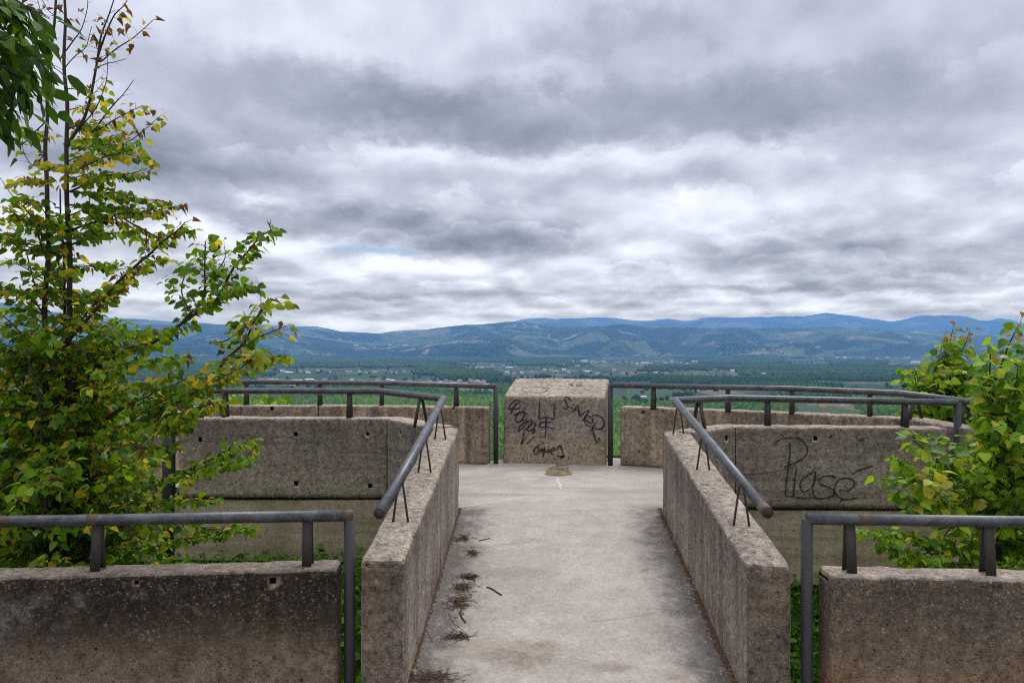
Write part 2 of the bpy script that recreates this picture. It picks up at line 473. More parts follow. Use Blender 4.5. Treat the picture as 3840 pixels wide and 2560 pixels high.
def tiled(name, proto, pos, sx, sz, cols, jitter=.22, nvar=6):
    """many crowns as one mesh: every crown a jittered copy of the prototype"""
    PV, PF = proto
    n = len(pos); k = len(PV)
    vars_ = [PV * (1 + (nr.random((k, 1)) - .5) * 2 * jitter) for _ in range(nvar)]
    VV = np.stack(vars_)[nr.integers(0, nvar, n)]
    ang = nr.random(n) * 6.283; c, s = np.cos(ang)[:, None], np.sin(ang)[:, None]
    X = (VV[:, :, 0] * c - VV[:, :, 1] * s) * sx[:, None] + pos[:, 0:1]
    Y = (VV[:, :, 0] * s + VV[:, :, 1] * c) * sx[:, None] + pos[:, 1:2]
    Z = (VV[:, :, 2] + .8) * sz[:, None] + pos[:, 2:3]
    V = np.stack([X, Y, Z], axis=2).reshape(-1, 3)
    Fq = (PF[None] + (np.arange(n) * k)[:, None, None]).reshape(-1, PF.shape[1])
    col = np.repeat(cols[:, None, :], k, axis=1).reshape(-1, 3)
    col = np.concatenate([col, np.ones((len(col), 1))], axis=1)
    return np_mesh(name, V, Fq, WOOD, False, col)
def mask(x, y, s, seed): return mnoise.fractal(Vector((x / s, y / s, seed)), 1.0, 2.0, 3)
def build_woods():
    near, far = [], []
    towns = [(p[0], p[1], p[2], p[3]) for p in TOWN_CLEAR]
    def clear(x, y):
        u = CU + F * x / y; v = CV + F * 111.6 / y
        w_ = mnoise.fractal(Vector((x / 170, y / 420, 3.0)), 1, 2, 3); u += w_ * 60; v += w_ * 5 * (v - 795) / 60
        return any(a - 8 < u < b + 8 and c - 6 < v < d + (v - 795) * .10 for a, b, c, d in towns)
    # poplar plantations: rows of trees
    y = 560.0
    while y < 2650:
        x = -.70 * y
        row = mask(0, y, 160, 3.0)
        while x < .70 * y:
            x += 11.5
            u = CU + F * x / y
            if y < 1230 and not (u < 430 or 1100 < u < 1170 or 1370 < u < 1440 or u > 2180): continue
            px, py = x + nr.normal() * 1.6, y + nr.normal() * 1.8
            g = mask(px, py, 420, 1.0)
            if y > 1500 and g < -.14 + (y - 1500) / 3800: continue
            if 1430 < u < 1990 and 1560 < y < 2300 and mask(px, py, 300, 9.0) < .12: continue
            if 1560 < u < 2030 and 1330 < y < 1560 and mask(px, py, 110, 4.0) < -.12: continue
            if y < 1500 and g < -.42: continue
            if clear(px, py) or land(px, py) > PLAIN + 6: continue
            near.append((px, py))
        y += 10.5
    near = np.array(near)
    n = len(near)
    gn = np.array([mask(a, b, 260, 5.0) for a, b in near])
    h = (8.5 + gn * 3.0 + nr.normal(size=n) * .9)
    base = np.array([.070, .145, .016]); lite = np.array([.130, .225, .026]); dark = np.array([.030, .075, .016])
    w = np.clip(.5 + gn * 1.4 + nr.normal(size=n) * .22, 0, 1)[:, None]
    dk = np.clip((near[:, 1:2] - 1500) / 700, 0, 1)
    cols = (base * (1 - w) + lite * w) * (1 - dk) + dark * (.7 + .6 * w) * dk
    cols *= (.8 + .4 * nr.random((n, 1)))
    pos = np.column_stack([near, np.full(n, PLAIN - .5)])
    PV, PF = ico(2); PV = PV.copy()
    PV[:, :2] *= (1 - .12 * PV[:, 2:3])
    PV *= (1 + .16 * np.sin(PV[:, 0:1] * 7 + PV[:, 2:3] * 9))
    o = tiled('poplar_wood', (PV, PF), pos, 3.5 + nr.random(n) * 1.2, h, cols, .26)
    tag(o, kind='stuff')
    # mixed woods further off
    y = 2600.0
    while y < 9300:
        st = 15 + (y - 2600) / 300
        x = -.68 * y
        while x < .68 * y:
            x += st * (.6 + .8 * nr.random())
            px, py = x, y + (nr.random() - .5) * st
            u = CU + F * x / y
            # long belts of trees between strips of fields
            b = mnoise.fractal(Vector((px / 900, py / 260, 2.0)), 1.0, 2.0, 4) + .22
            if y > 6800: b -= .16
            if b < 0 or clear(px, py): continue
            zl = land(px, py)
            if zl > PLAIN + 12 and (b < .30 or y > 8300): continue
            far.append((px, py, zl))
        y += st * .9
    far = np.array(far); n = len(far)
    gn = np.array([mask(a, b, 500, 8.0) for a, b, _ in far])
    w = np.clip(.45 + gn + nr.normal(size=n) * .2, 0, 1)[:, None]
    cols = np.array([.018, .044, .012]) * (1 - w) + np.array([.052, .092, .022]) * w
    sz = 6.0 + gn * 2 + nr.random(n) * 4.0
    sx = (5.5 + nr.random(n) * 4.5) * (1 + (far[:, 1] - 2600) / 6000)
    o = tiled('distant_wood', ico(1), far - np.array([0, 0, 1.0]), sx, sz, cols, .3)
    tag(o, kind='stuff')
    # hedges and scattered trees between the fields
    sc = []
    for _ in range(9000):
        y = 1500 * (9000 / 1500) ** nr.random(); x = (nr.random() * 2 - 1) * .66 * y
        if clear(x, y) and nr.random() < .55: continue
        if abs(mask(x, y, 330, 6.0)) > .09: continue
        sc.append((x, y, land(x, y) - .6))
    sc = np.array(sc); n = len(sc)
    cols = np.array([.022, .050, .018]) * (.6 + .9 * nr.random((n, 1)))
    o = tiled('field_hedges', ico(2), sc, 3.5 + nr.random(n) * 3.5, 3.5 + nr.random(n) * 3.2, cols, .3)
    tag(o, kind='stuff')
# areas of the valley taken up by houses: u0, u1, v0, v1 in the photograph, used as bearings and distances
TOWN_CLEAR = [(590, 760, 868, 884), (740, 1010, 868, 884), (600, 960, 851, 857), (1150, 1300, 848, 862), (1300, 1480, 846, 862), (1330, 1600, 829, 838),
              (1050, 1180, 838, 846), (1530, 1700, 855, 862), (2030, 2200, 831, 838), (1825, 1960, 920, 945), (1462, 1560, 912, 925), (760, 960, 812, 818),
              (1000, 1140, 880, 896), (1860, 2352, 822, 826), (1800, 1920, 830, 836)]
build_woods()

# ------------------------------------------------------------------ houses of the valley, each a thing of its own
PLASTER = [simple_mat('plaster_' + k, c, .8, 0, .08, .05) for k, c in (('white', (.62, .61, .59)), ('cream', (.68, .60, .46)), ('grey', (.42, .42, .42)), ('yellow', (.72, .56, .25)))]
ROOFS = [simple_mat('roof_' + k, c, .8, 0, .15, .3) for k, c in (('slate', (.10, .105, .12)), ('terracotta', (.36, .13, .07)), ('metal', (.55, .57, .60)), ('pale', (.62, .62, .62)))]
WINDOW = simple_mat('dark_window', (.03, .035, .045), .2, 0, .1)
def house_mesh(name, w, d, h, rh, wall, roof, windows=True, hip=False):
    m = MB()
    m.add([(-w/2, -d/2, -.5), (w/2, -d/2, -.5), (w/2, d/2, -.5), (-w/2, d/2, -.5), (-w/2, -d/2, h), (w/2, -d/2, h), (w/2, d/2, h), (-w/2, d/2, h)],
          [(0, 1, 5, 4), (1, 2, 6, 5), (2, 3, 7, 6), (3, 0, 4, 7)], 0)
    e = .45; i = w * .22 if hip else 0
    if not hip: m.add([(-w/2, -d/2, h), (-w/2, d/2, h), (-w/2, 0, h + rh)], [(0, 2, 1)], 0); m.add([(w/2, -d/2, h), (w/2, d/2, h), (w/2, 0, h + rh)], [(0, 1, 2)], 0)
    dz = rh * e / (d / 2)
    x0 = w / 2 + e; x1 = w / 2 + e - i
    for k in (0, .22):
        m.add([(-x0, -d/2 - e, h - dz + k + .02), (x0, -d/2 - e, h - dz + k + .02), (x1, 0, h + rh + k + .02), (-x1, 0, h + rh + k + .02), (-x0, d/2 + e, h - dz + k + .02), (x0, d/2 + e, h - dz + k + .02)],
              [(0, 1, 2, 3), (3, 2, 5, 4)] + ([(0, 3, 4), (1, 5, 2)] if hip else []), 1)
    if windows:
        for lv in range(max(1, int(h // 2.8))):
            for q in range(int(w // 3)):
                x = -w / 2 + 1.4 + q * 3
                m.box(x, x + 1.1, -d/2 - .06, -d/2 + .05, .9 + lv * 2.9, 2.2 + lv * 2.9, 2)
    m.box(w * .2, w * .2 + .8, .3, 1.1, h + rh * .5, h + rh + 1.0, 0)
    me_o = m.build(name, [wall, roof, WINDOW], smooth=False)
    me = me_o.data; bpy.data.objects.remove(me_o)
    return me
P_, R_ = PLASTER, ROOFS
KINDS = {
    'slate': [house_mesh('slate_house', 13, 9, 6.2, 2.6, P_[0], R_[0]), house_mesh('slate_house', 11, 10, 5.6, 2.4, P_[1], R_[0]), house_mesh('slate_house', 15, 9, 3.6, 2.4, P_[2], R_[0])],
    'red': [house_mesh('red_roofed_house', 13, 10, 6.0, 3.0, P_[0], R_[1]), house_mesh('red_roofed_house', 12, 9, 5.5, 2.6, P_[1], R_[1])],
    'white': [house_mesh('white_house', 14, 10, 7.5, 1.4, P_[0], R_[3]), house_mesh('white_house', 18, 11, 6.5, 1.0, P_[0], R_[2])],
    'hall': [house_mesh('farm_shed', 34, 15, 5.5, 2.0, P_[0], R_[2], False), house_mesh('farm_shed', 26, 13, 5.0, 1.8, P_[2], R_[3], False)],
}
def put_house(kind, i, u, v, scale=1.0, rot=None, label=None, cat='house', group=None):
    me = KINDS[kind][i % len(KINDS[kind])]
    o = bpy.data.objects.new(me.name.split('.')[0], me)
    Y = 111.6 * F / (v - CV); X = (u - CU) / F * Y
    o.location = (X, Y, land(X, Y)); o.scale = (scale,) * 3
    o.rotation_euler = (0, 0, R(rnd.uniform(-35, 35)) if rot is None else R(rot))
    C.objects.link(o); tag(o, label, cat, group); return o
TOWNS = [
    # n, u0, u1, v0, v1, weights, scale, label, group
    (56, 592, 1120, 874, 888, 'village beyond the left far railing', 1.0),
    (24, 600, 970, 853, 858, 'hamlet among trees behind the left village', 1.0),
    (20, 1155, 1480, 850, 862, 'village just above the concrete block', 1.1),
    (24, 1300, 1610, 830, 838, 'far village band above the block', 1.3),
    (12, 1040, 1190, 839, 847, 'scattered farmsteads left of the block', 1.1),
    (12, 1530, 1900, 855, 864, 'hamlet right of the block in the dark woods', 1.1),
    (7, 1290, 1340, 833, 842, 'small hamlet over the middle of the block', 1.2),
    (22, 1865, 2345, 822.5, 826, 'town at the foot of the far right hills', 1.8),
    (16, 770, 970, 814.5, 818, 'town at the foot of the far left hills', 1.6),
]
KW = {'slate': ('pale slate roofed house', 'house'), 'red': ('red tiled house', 'house'), 'white': ('bright white flat roofed house', 'house'), 'hall': ('long pale shed', 'shed')}
for n, u0, u1, v0, v1, where, sc in TOWNS:
    for i in range(n):
        kind = rnd.choices(['slate', 'red', 'white', 'hall'], [5, 3, 4, 1.6])[0]
        lab, cat = KW[kind]
        put_house(kind, rnd.randrange(3), u0 + (u1 - u0) * (i + rnd.random()) / n, rnd.uniform(v0, v1), sc * rnd.uniform(.85, 1.2),
                  label=lab + ' in the ' + where, cat=cat, group=lab.replace('house', 'houses').replace('shed', 'sheds') + ' of the ' + where)
put_house('hall', 0, 2103, 834.5, 1.9, 4, 'longest white industrial hall in the valley left of the right tree', 'warehouse')
put_house('white', 0, 1733, 859, 1.2, 20, 'lone white farmhouse at the edge of the dark wood', 'house')
put_house('white', 1, 1506, 859.5, 1.2, 10, 'white villa in a field just right of the block', 'house')
put_house('red', 0, 1892, 934, 1.0, 24, 'yellow walled house with orange tiled roof seen under the right far rail', 'house').data = house_mesh('tiled_house', 13, 10, 5.5, 3.4, P_[3], R_[1])
put_house('slate', 2, 1864, 935, 1.05, -8, 'grey slate roofed house next to the orange tiled house', 'house')
put_house('hall', 1, 1836, 923, .7, 3, 'long flat grey shed left of the orange tiled house', 'shed')
put_house('slate', 0, 1940, 933, .9, 30, 'small dark roofed house right of the orange tiled house', 'house')
put_house('white', 0, 1478, 917, .8, 10, 'pale house behind the right far rail near its first bracket', 'house')
put_house('slate', 1, 1500, 918, .85, -15, 'grey gabled house beside the first bracket of the right far rail', 'house')
put_house('white', 1, 1548, 919, .6, 5, 'low white house between the two right rails', 'house')
put_house('red', 1, 1042, 884, 1.2, 5, 'ochre house with orange roof at the right end of the left village', 'house').data = house_mesh('ochre_house', 14, 9, 5.5, 2.6, P_[3], R_[1])
put_house('white', 0, 1016, 850, 1.3, 12, 'white gabled barn alone in the fields left of the block', 'barn')
put_house('white', 1, 2205, 928, 1.4, 8, 'pale shed seen behind the end of the right far rail', 'shed')
# ------------------------------------------------------------------ concrete
def concrete(name, light, dark, dirt, pebble=.5, top_pale=.6, streak=.6, low=None, rough_bump=.5, lines=0.0, peb_scale=75, grime_top=.6, low_h=.28, bleach=0.0, end_dirt=0.0, grain=.62, pale=0.0):
    """exposed-aggregate concrete: pebbles, pits, run-off streaks below the coping, paler top"""
    m, t, b, out = material(name)
    g = t.new('ShaderNodeNewGeometry'); pos = g.outputs['Position']
    nx, ny, nz = t.sep(g.outputs['True Normal'])
    hgt = t.new('ShaderNodeAttribute', attribute_name='hgt').outputs['Fac']
    x, y, z = t.sep(pos)
    big = t.noise(pos, 1.7, 6, .6)
    mid = t.noise(pos, 7.0, 6, .65)
    fine = t.noise(pos, 60, 4, .7)
    col = t.mix(t.mr(t.m('ADD', t.m('MULTIPLY', big, .6), t.m('MULTIPLY', mid, .4)), .36, .64), dark, light)
    # run-off streaks
    sp = t.new('ShaderNodeMapping'); sp.inputs['Scale'].default_value = (9, 9, .55); t.set(sp.inputs[0], pos)
    st = t.noise(sp.outputs[0], 1.0, 6, .6, .2)
    sm = t.m('MULTIPLY', t.mr(st, .42, .66), streak)
    col = t.mix(sm, col, dirt)
    if bleach:
        sp2 = t.new('ShaderNodeMapping'); sp2.inputs['Scale'].default_value = (5, 5, .25); t.set(sp2.inputs[0], t.v('ADD', pos, (7, 3, 0)))
        col = t.mix(t.m('MULTIPLY', t.mr(t.noise(sp2.outputs[0], 1.0, 5, .6, .1), .52, .66), bleach), col, [min(1, c * 1.45) for c in light])
    # black crust under the coping
    gm = t.m('MULTIPLY', t.mr(t.m('ADD', hgt, t.m('MULTIPLY', t.m('SUBTRACT', mid, .5), .35)), .45, .95), grime_top)
    col = t.mix(t.m('MULTIPLY', gm, t.mr(fine, .30, .55)), col, [c * .62 for c in dirt])
    if low:
        lw = t.mr(t.m('ADD', hgt, t.m('MULTIPLY', t.m('SUBTRACT', big, .5), .35)), low_h + .26, low_h - .06, 0, 1)
        col = t.mix(t.m('MULTIPLY', lw, t.mr(mid, .3, .6, .5, .85)), col, low)
    if lines:
        lp = t.new('ShaderNodeMapping'); lp.inputs['Scale'].default_value = (.5, .5, 9); t.set(lp.inputs[0], pos)
        ln = t.noise(lp.outputs[0], 1.0, 5, .6, .4)
        col = t.mix(t.m('MULTIPLY', t.mr(ln, .52, .60), lines), col, [c * .55 for c in dark])
        col = t.mix(t.m('MULTIPLY', t.mr(ln, .40, .34), lines * .8), col, [min(1, c * 1.25) for c in light])
    if end_dirt:
        em = t.m('MULTIPLY', t.mr(ny, -.55, -.85), end_dirt)
        col = t.mix(t.m('MULTIPLY', em, t.mr(mid, .30, .62, .55, 1)), col, t.mix(t.mr(big, .4, .6), [c * .8 for c in dirt], (.13, .10, .075)))
    if pale:
        pm = t.m('MULTIPLY', t.mr(t.noise(t.v('ADD', pos, (4, 4, 4)), 3.2, 5, .65), .52, .62), t.m('MULTIPLY', t.mr(hgt, .55, .66), t.m('MULTIPLY', t.mr(hgt, .96, .86), t.mr(x, -1.4, -2.2))))
        col = t.mix(t.m('MULTIPLY', t.m('MULTIPLY', pm, pale), t.mr(fine, .35, .6)), col, (.21, .21, .215))
    # faces that point up are mixed towards a paler beige
    topm = t.m('MULTIPLY', t.mr(nz, .45, .85), t.mr(mid, .30, .60, top_pale * .55, top_pale))
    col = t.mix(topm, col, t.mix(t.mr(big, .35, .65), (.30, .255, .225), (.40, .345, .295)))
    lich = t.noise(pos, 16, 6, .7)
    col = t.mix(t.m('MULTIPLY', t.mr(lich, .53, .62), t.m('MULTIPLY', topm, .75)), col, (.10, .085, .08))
    # pebbles and pits
    vp = t.v('ADD', pos, t.v('SCALE', t.noise(pos, 30, 2, .5, out='Color'), scale=.012))
    vc = t.voro(vp, peb_scale, 'F1', 'Color'); vd = t.voro(vp, peb_scale, 'F1', 'Distance')
    r1, r2, r3 = t.sep(vc)
    peb = t.m('MULTIPLY', t.m('MULTIPLY', t.mr(r1, .55, 1.0), t.mr(vd, .2, .6, 1, 0)), t.mr(t.noise(pos, 5.0, 4, .6), .35, .62, .25, 1))
    col = t.mix(t.m('MULTIPLY', peb, pebble), col, t.ramp(r2, [(0, (.42, .36, .29)), (.5, (.52, .47, .42)), (.8, (.34, .25, .17)), (1, (.62, .59, .55))]))
    vpb = t.v('ADD', t.v('MULTIPLY', pos, (1, 1, 1.25)), t.v('SCALE', t.noise(pos, 18, 3, .6, out='Color'), scale=.03))
    b1, b2, b3 = t.sep(t.voro(vpb, peb_scale * .48, 'F1', 'Color')); bd = t.voro(vpb, peb_scale * .48, 'F1', 'Distance')
    pb2 = t.m('MULTIPLY', t.mr(b1, .72, 1.0), t.m('MULTIPLY', t.mr(bd, .15, .5, 1, 0), t.mr(mid, .42, .62)))
    col = t.mix(t.m('MULTIPLY', pb2, pebble * .8), col, t.ramp(b2, [(0, (.36, .29, .21)), (.5, (.46, .42, .37)), (.85, (.30, .22, .14)), (1, (.52, .50, .47))]))
    pit = t.m('MULTIPLY', t.mr(r3, .60, .90), t.mr(vd, .2, .5, 1, 0))
    col = t.mix(t.m('MULTIPLY', pit, min(1, pebble * 1.25)), col, [c * .30 for c in dark])
    # bigger blow holes
    v2 = t.voro(pos, 13, 'F1', 'Distance'); v2c = t.sep(t.voro(pos, 13, 'F1', 'Color'))
    hole = t.m('MULTIPLY', t.mr(v2, .13, .19, 1, 0), t.mr(v2c[0], .90, .92))
    col = t.mix(t.m('MULTIPLY', hole, .8), col, [c * .2 for c in dark])
    gr = t.noise(pos, 22, 8, .88)
    col = t.v('SCALE', col, scale=t.mr(gr, .34, .66, 1 - grain, 1 + grain * 1.05, 'LINEAR'))
    col = t.v('MULTIPLY', col, (1.0, .98, .958))
    t.set(b.inputs['Base Color'], col); b.inputs['Roughness'].default_value = .92; b.inputs['Specular IOR Level'].default_value = .2
    bh = t.m('ADD', t.m('MULTIPLY', peb, .8), t.m('MULTIPLY', fine, .9))
    bh = t.m('SUBTRACT', bh, t.m('ADD', t.m('MULTIPLY', pit, 1.0), t.m('MULTIPLY', hole, 2.5)))
    bp = t.new('ShaderNodeBump'); bp.inputs['Strength'].default_value = rough_bump; bp.inputs['Distance'].default_value = .008
    t.set(bp.inputs['Height'], bh); t.l.new(bp.outputs[0], b.inputs['Normal'])
    return m
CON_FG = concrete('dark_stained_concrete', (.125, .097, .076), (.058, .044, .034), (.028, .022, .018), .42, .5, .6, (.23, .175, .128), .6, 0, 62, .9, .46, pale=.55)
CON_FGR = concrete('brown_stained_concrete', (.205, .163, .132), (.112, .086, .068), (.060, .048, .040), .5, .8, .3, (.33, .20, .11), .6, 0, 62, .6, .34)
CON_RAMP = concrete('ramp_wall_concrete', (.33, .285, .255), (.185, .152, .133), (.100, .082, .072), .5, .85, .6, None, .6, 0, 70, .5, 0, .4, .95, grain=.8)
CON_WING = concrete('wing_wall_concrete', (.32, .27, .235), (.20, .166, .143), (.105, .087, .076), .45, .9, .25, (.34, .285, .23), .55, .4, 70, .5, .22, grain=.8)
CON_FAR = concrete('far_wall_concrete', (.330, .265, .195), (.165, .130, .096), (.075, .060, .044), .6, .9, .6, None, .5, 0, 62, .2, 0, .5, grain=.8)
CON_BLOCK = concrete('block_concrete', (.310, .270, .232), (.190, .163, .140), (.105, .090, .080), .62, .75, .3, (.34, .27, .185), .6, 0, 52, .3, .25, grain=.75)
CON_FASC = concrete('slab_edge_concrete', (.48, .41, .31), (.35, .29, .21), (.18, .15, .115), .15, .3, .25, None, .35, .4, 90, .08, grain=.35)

CON_HOLE = simple_mat('dark_hole_inside', (.030, .026, .023), .95, 0, .4, 40)  # even dark colour for the insides of carved holes and slots

def floor_material():
    m, t, b, out = material('worn_floor_concrete')
    g = t.new('ShaderNodeNewGeometry'); pos = g.outputs['Position']
    x, y, z = t.sep(pos); flat = t.xyz(x, y, 0)
    big = t.noise(flat, .9, 6, .62); mid = t.noise(flat, 4.5, 6, .65); fine = t.noise(flat, 80, 4, .7)
    col = t.mix(t.mr(t.m('ADD', t.m('MULTIPLY', big, .55), t.m('MULTIPLY', mid, .45)), .35, .65), (.275, .248, .228), (.388, .357, .332))
    brn = t.noise(t.v('ADD', flat, (3.1, 8.0, 0)), 1.15, 7, .66, .3)
    col = t.mix(t.m('MULTIPLY', t.mr(brn, .57, .70), .55), col, (.250, .190, .130))
    # dirt strips along the feet of the ramp walls
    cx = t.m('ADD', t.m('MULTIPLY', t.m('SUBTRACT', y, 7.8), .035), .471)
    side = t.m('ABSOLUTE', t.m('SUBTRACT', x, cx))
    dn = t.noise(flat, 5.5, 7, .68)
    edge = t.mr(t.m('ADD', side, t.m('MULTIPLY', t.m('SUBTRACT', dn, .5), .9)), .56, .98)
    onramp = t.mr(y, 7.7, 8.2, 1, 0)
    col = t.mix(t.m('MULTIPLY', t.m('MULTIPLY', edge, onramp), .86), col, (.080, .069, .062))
    # brown puddle stains on the lower ramp
    def stain(px, py, rx, ry, colr, amt):
        nonlocal col
        mp = t.new('ShaderNodeMapping', vector_type='TEXTURE'); mp.inputs['Location'].default_value = (px, py, 0); mp.inputs['Scale'].default_value = (rx, ry, 1)
        t.set(mp.inputs[0], flat)
        d = t.m('ADD', t.v('LENGTH', mp.outputs[0]), t.m('MULTIPLY', t.m('SUBTRACT', dn, .5), 1.6))
        col = t.mix(t.m('MULTIPLY', t.m('MULTIPLY', t.mr(d, .35, 1.15, 1, 0), amt), t.mr(mid, .35, .6, .35, 1)), col, colr)
    stain(.10, 5.13, .34, .22, (.15, .115, .085), .75); stain(-.18, 5.18, .25, .16, (.20, .155, .11), .6); stain(.60, 4.98, .22, .08, (.17, .13, .10), .65)
    stain(-.02, 6.35, .45, .12, (.19, .17, .155), .55); stain(1.2, 8.8, .9, .16, (.26, .20, .13), .6); stain(-.1, 8.6, .7, .13, (.20, .17, .15), .6)
    stain(.35, 9.0, .5, .1, (.27, .21, .14), .6); stain(.5, 10.3, 1.0, .12, (.24, .2, .16), .6); stain(2.4, 9.4, .8, .4, (.26, .21, .16), .5)
    # mortar seam and a hairline crack on the platform
    def seam(a, c, w, colr, amt):
        nonlocal col
        ax, ay = a; dx, dy = c[0] - ax, c[1] - ay; L = math.hypot(dx, dy); dx /= L; dy /= L
        wob = t.v('SCALE', t.v('SUBTRACT', t.noise(flat, 6, 4, .6, out='Color'), (.5, .5, .5)), scale=.07)
        q = t.v('SUBTRACT', t.v('ADD', flat, wob), (ax, ay, 0)); qx, qy, qz = t.sep(q)
        al = t.m('ADD', t.m('MULTIPLY', qx, dx), t.m('MULTIPLY', qy, dy))
        pe = t.m('ABSOLUTE', t.m('SUBTRACT', t.m('MULTIPLY', qx, dy), t.m('MULTIPLY', qy, dx)))
        on = t.m('MULTIPLY', t.mr(al, -.05, .02), t.mr(al, L - .02, L + .05, 1, 0))
        col = t.mix(t.m('MULTIPLY', t.m('MULTIPLY', t.mr(pe, w * .4, w, 1, 0), on), amt), col, colr)
    seam((-.52, 7.93), (.20, 8.55), .018, (.50, .47, .45), .8); seam((.20, 8.55), (.52, 8.95), .02, (.36, .28, .19), .6)
    seam((.56, 9.0), (.55, 9.65), .02, (.48, .46, .43), .8); seam((.55, 9.02), (1.6, 8.95), .008, (.16, .14, .12), .7)
    seam((.55, 5.55), (1.25, 5.75), .010, (.17, .15, .14), .5); seam((-.2, 6.9), (.6, 7.1), .010, (.2, .18, .165), .45)
    vc = t.voro(flat, 85, 'F1', 'Color'); vd = t.voro(flat, 85, 'F1', 'Distance'); r1, r2, r3 = t.sep(vc)
    pb = t.m('MULTIPLY', t.mr(vd, .2, .45, 1, 0), t.mr(r1, .75, .95))
    col = t.mix(t.m('MULTIPLY', pb, .45), col, (.56, .52, .49))
    pit = t.m('MULTIPLY', t.mr(vd, .2, .45, 1, 0), t.mr(r2, .80, .97))
    col = t.mix(t.m('MULTIPLY', pit, .55), col, (.12, .10, .09))
    col = t.v('SCALE', col, scale=t.mr(t.noise(pos, 30, 8, .88), .34, .66, .72, 1.28, 'LINEAR'))
    t.set(b.inputs['Base Color'], col); b.inputs['Roughness'].default_value = .88; b.inputs['Specular IOR Level'].default_value = .25
    bp = t.new('ShaderNodeBump'); bp.inputs['Strength'].default_value = .35; bp.inputs['Distance'].default_value = .005
    t.set(bp.inputs['Height'], t.m('ADD', fine, t.m('MULTIPLY', mid, 1.5))); t.l.new(bp.outputs[0], b.inputs['Normal'])
    return m
FLOOR = floor_material()

# ------------------------------------------------------------------ parapet walls
def wall_mesh(path, th, r=.030, step=.05, ends=True, wob=.0055):
    """path: (x, y, zb, zt) along the foot of the face seen from the camera; the wall is th thick on the left of the path"""
    P = [Vector((p[0], p[1])) for p in path]; n = len(P)
    offs = []
    for i in range(n):
        def nrm(a, c): d = (c - a).normalized(); return Vector((-d.y, d.x))
        if i == 0: o = nrm(P[0], P[1])
        elif i == n - 1: o = nrm(P[-2], P[-1])
        else:
            a, c = nrm(P[i - 1], P[i]), nrm(P[i], P[i + 1]); o = (a + c); o = o / max(.35, o.dot(a))
        offs.append(o * th)
    st = []
    for i in range(n - 1):
        L = (P[i + 1] - P[i]).length; k = max(1, int(L / step))
        for j in range(k + (1 if i == n - 2 else 0)):
            f = j / k
            st.append((P[i].lerp(P[i + 1], f), offs[i].lerp(offs[i + 1], f), path[i][2] + (path[i + 1][2] - path[i][2]) * f, path[i][3] + (path[i + 1][3] - path[i][3]) * f))
    h = path[0][3] - path[0][2]
    m = max(3, int(h / step)); nx = max(2, int(th / step))
    # ring: (offset fraction along thickness, height fraction, inset kind)
    ring = [(0.0, j / m * 1.0, 0) for j in range(m + 1)]
    ring = [(0.0, (j / m), None) for j in range(m)]
    arcs = [(r - r * math.sin(a), -r + r * math.cos(a)) for a in (R(90), R(60), R(30), R(0))]
    pts = []
    def section(z0, z1):
        q = []
        for j in range(m): q.append((0.0, z0 + (z1 - r - z0) * j / m))
        for (ox, oz) in arcs: q.append((ox, z1 + oz))
        for k in range(1, nx): q.append((r + (th - 2 * r) * k / nx, z1))
        for (ox, oz) in reversed(arcs): q.append((th - ox, z1 + oz))
        for j in reversed(range(m)): q.append((th, z0 + (z1 - r - z0) * j / m))
        return q
    mb = MB(); hg = []
    rings = []
    def addring(p, o, z0, z1, shrink, push):
        q = section(z0, z1); u = o / th; d = Vector((u.y, -u.x)).normalized()
        base = len(mb.v)
        for (ox, z) in q:
            ox2 = th / 2 + (ox - th / 2) * (1 - shrink * 2 / th); z2 = z - (shrink if z > z1 - r * .9 else 0)
            xy = p + u * ox2 + d * push
            mb.v.append((xy.x, xy.y, z2)); hg.append((z - z0) / (z1 - z0))
        rings.append(base)
        return len(q)
    p0, o0, a0, b0 = st[0]
    if ends:
        for sh, pu in ((r, 0), (r * .3, r * .7)):
            L = addring(p0, o0, a0, b0, sh, 0 if sh == r else r * .3)
        # starting rings sit between the end plane and the body
    for i, (p, o, a, b) in enumerate(st):
        if ends and i == 0: 
            d = (st[1][0] - p).normalized() * min(r, (st[1][0] - p).length * .5); p = p + d
        if ends and i == len(st) - 1:
            d = (st[-2][0] - p).normalized() * min(r, (st[-2][0] - p).length * .5); p = p + d
        L = addring(p, o, a, b, 0, 0)
    pe, oe, ae, be = st[-1]
    if ends:
        addring(pe, oe, ae, be, r * .3, 0); L = addring(pe, oe, ae, be, r, 0)
    for i in range(len(rings) - 1):
        for j in range(L - 1):
            a, b = rings[i] + j, rings[i + 1] + j
            mb.f.append((a, b, b + 1, a + 1)); mb.mi.append(0)
    # caps: strips across the thickness
    for base, flip in ((rings[0], True), (rings[-1], False)):
        lo, hi = 0, L - 1
        while hi - lo > 2:
            f = (base + lo, base + lo + 1, base + hi - 1, base + hi)
            mb.f.append(f if not flip else tuple(reversed(f))); mb.mi.append(0); lo += 1; hi -= 1
        if hi - lo == 2:
            f = (base + lo, base + lo + 1, base + hi); mb.f.append(f if not flip else tuple(reversed(f))); mb.mi.append(0)
    # uneven casting and chipped edges
    for i, q in enumerate(mb.v):
        v = Vector(q); a = wob
        n1 = mnoise.noise_vector(v * 5.0) * a + mnoise.noise_vector(v * 19.0) * a * .55
        if hg[i] > .93: n1 += Vector((0, 0, 1)) * (mnoise.fractal(v * 9, 1, 2, 3) * .006 - .002)
        mb.v[i] = tuple(v + n1)
    mb.at['hgt'] = ('FLOAT', hg)
    return mb
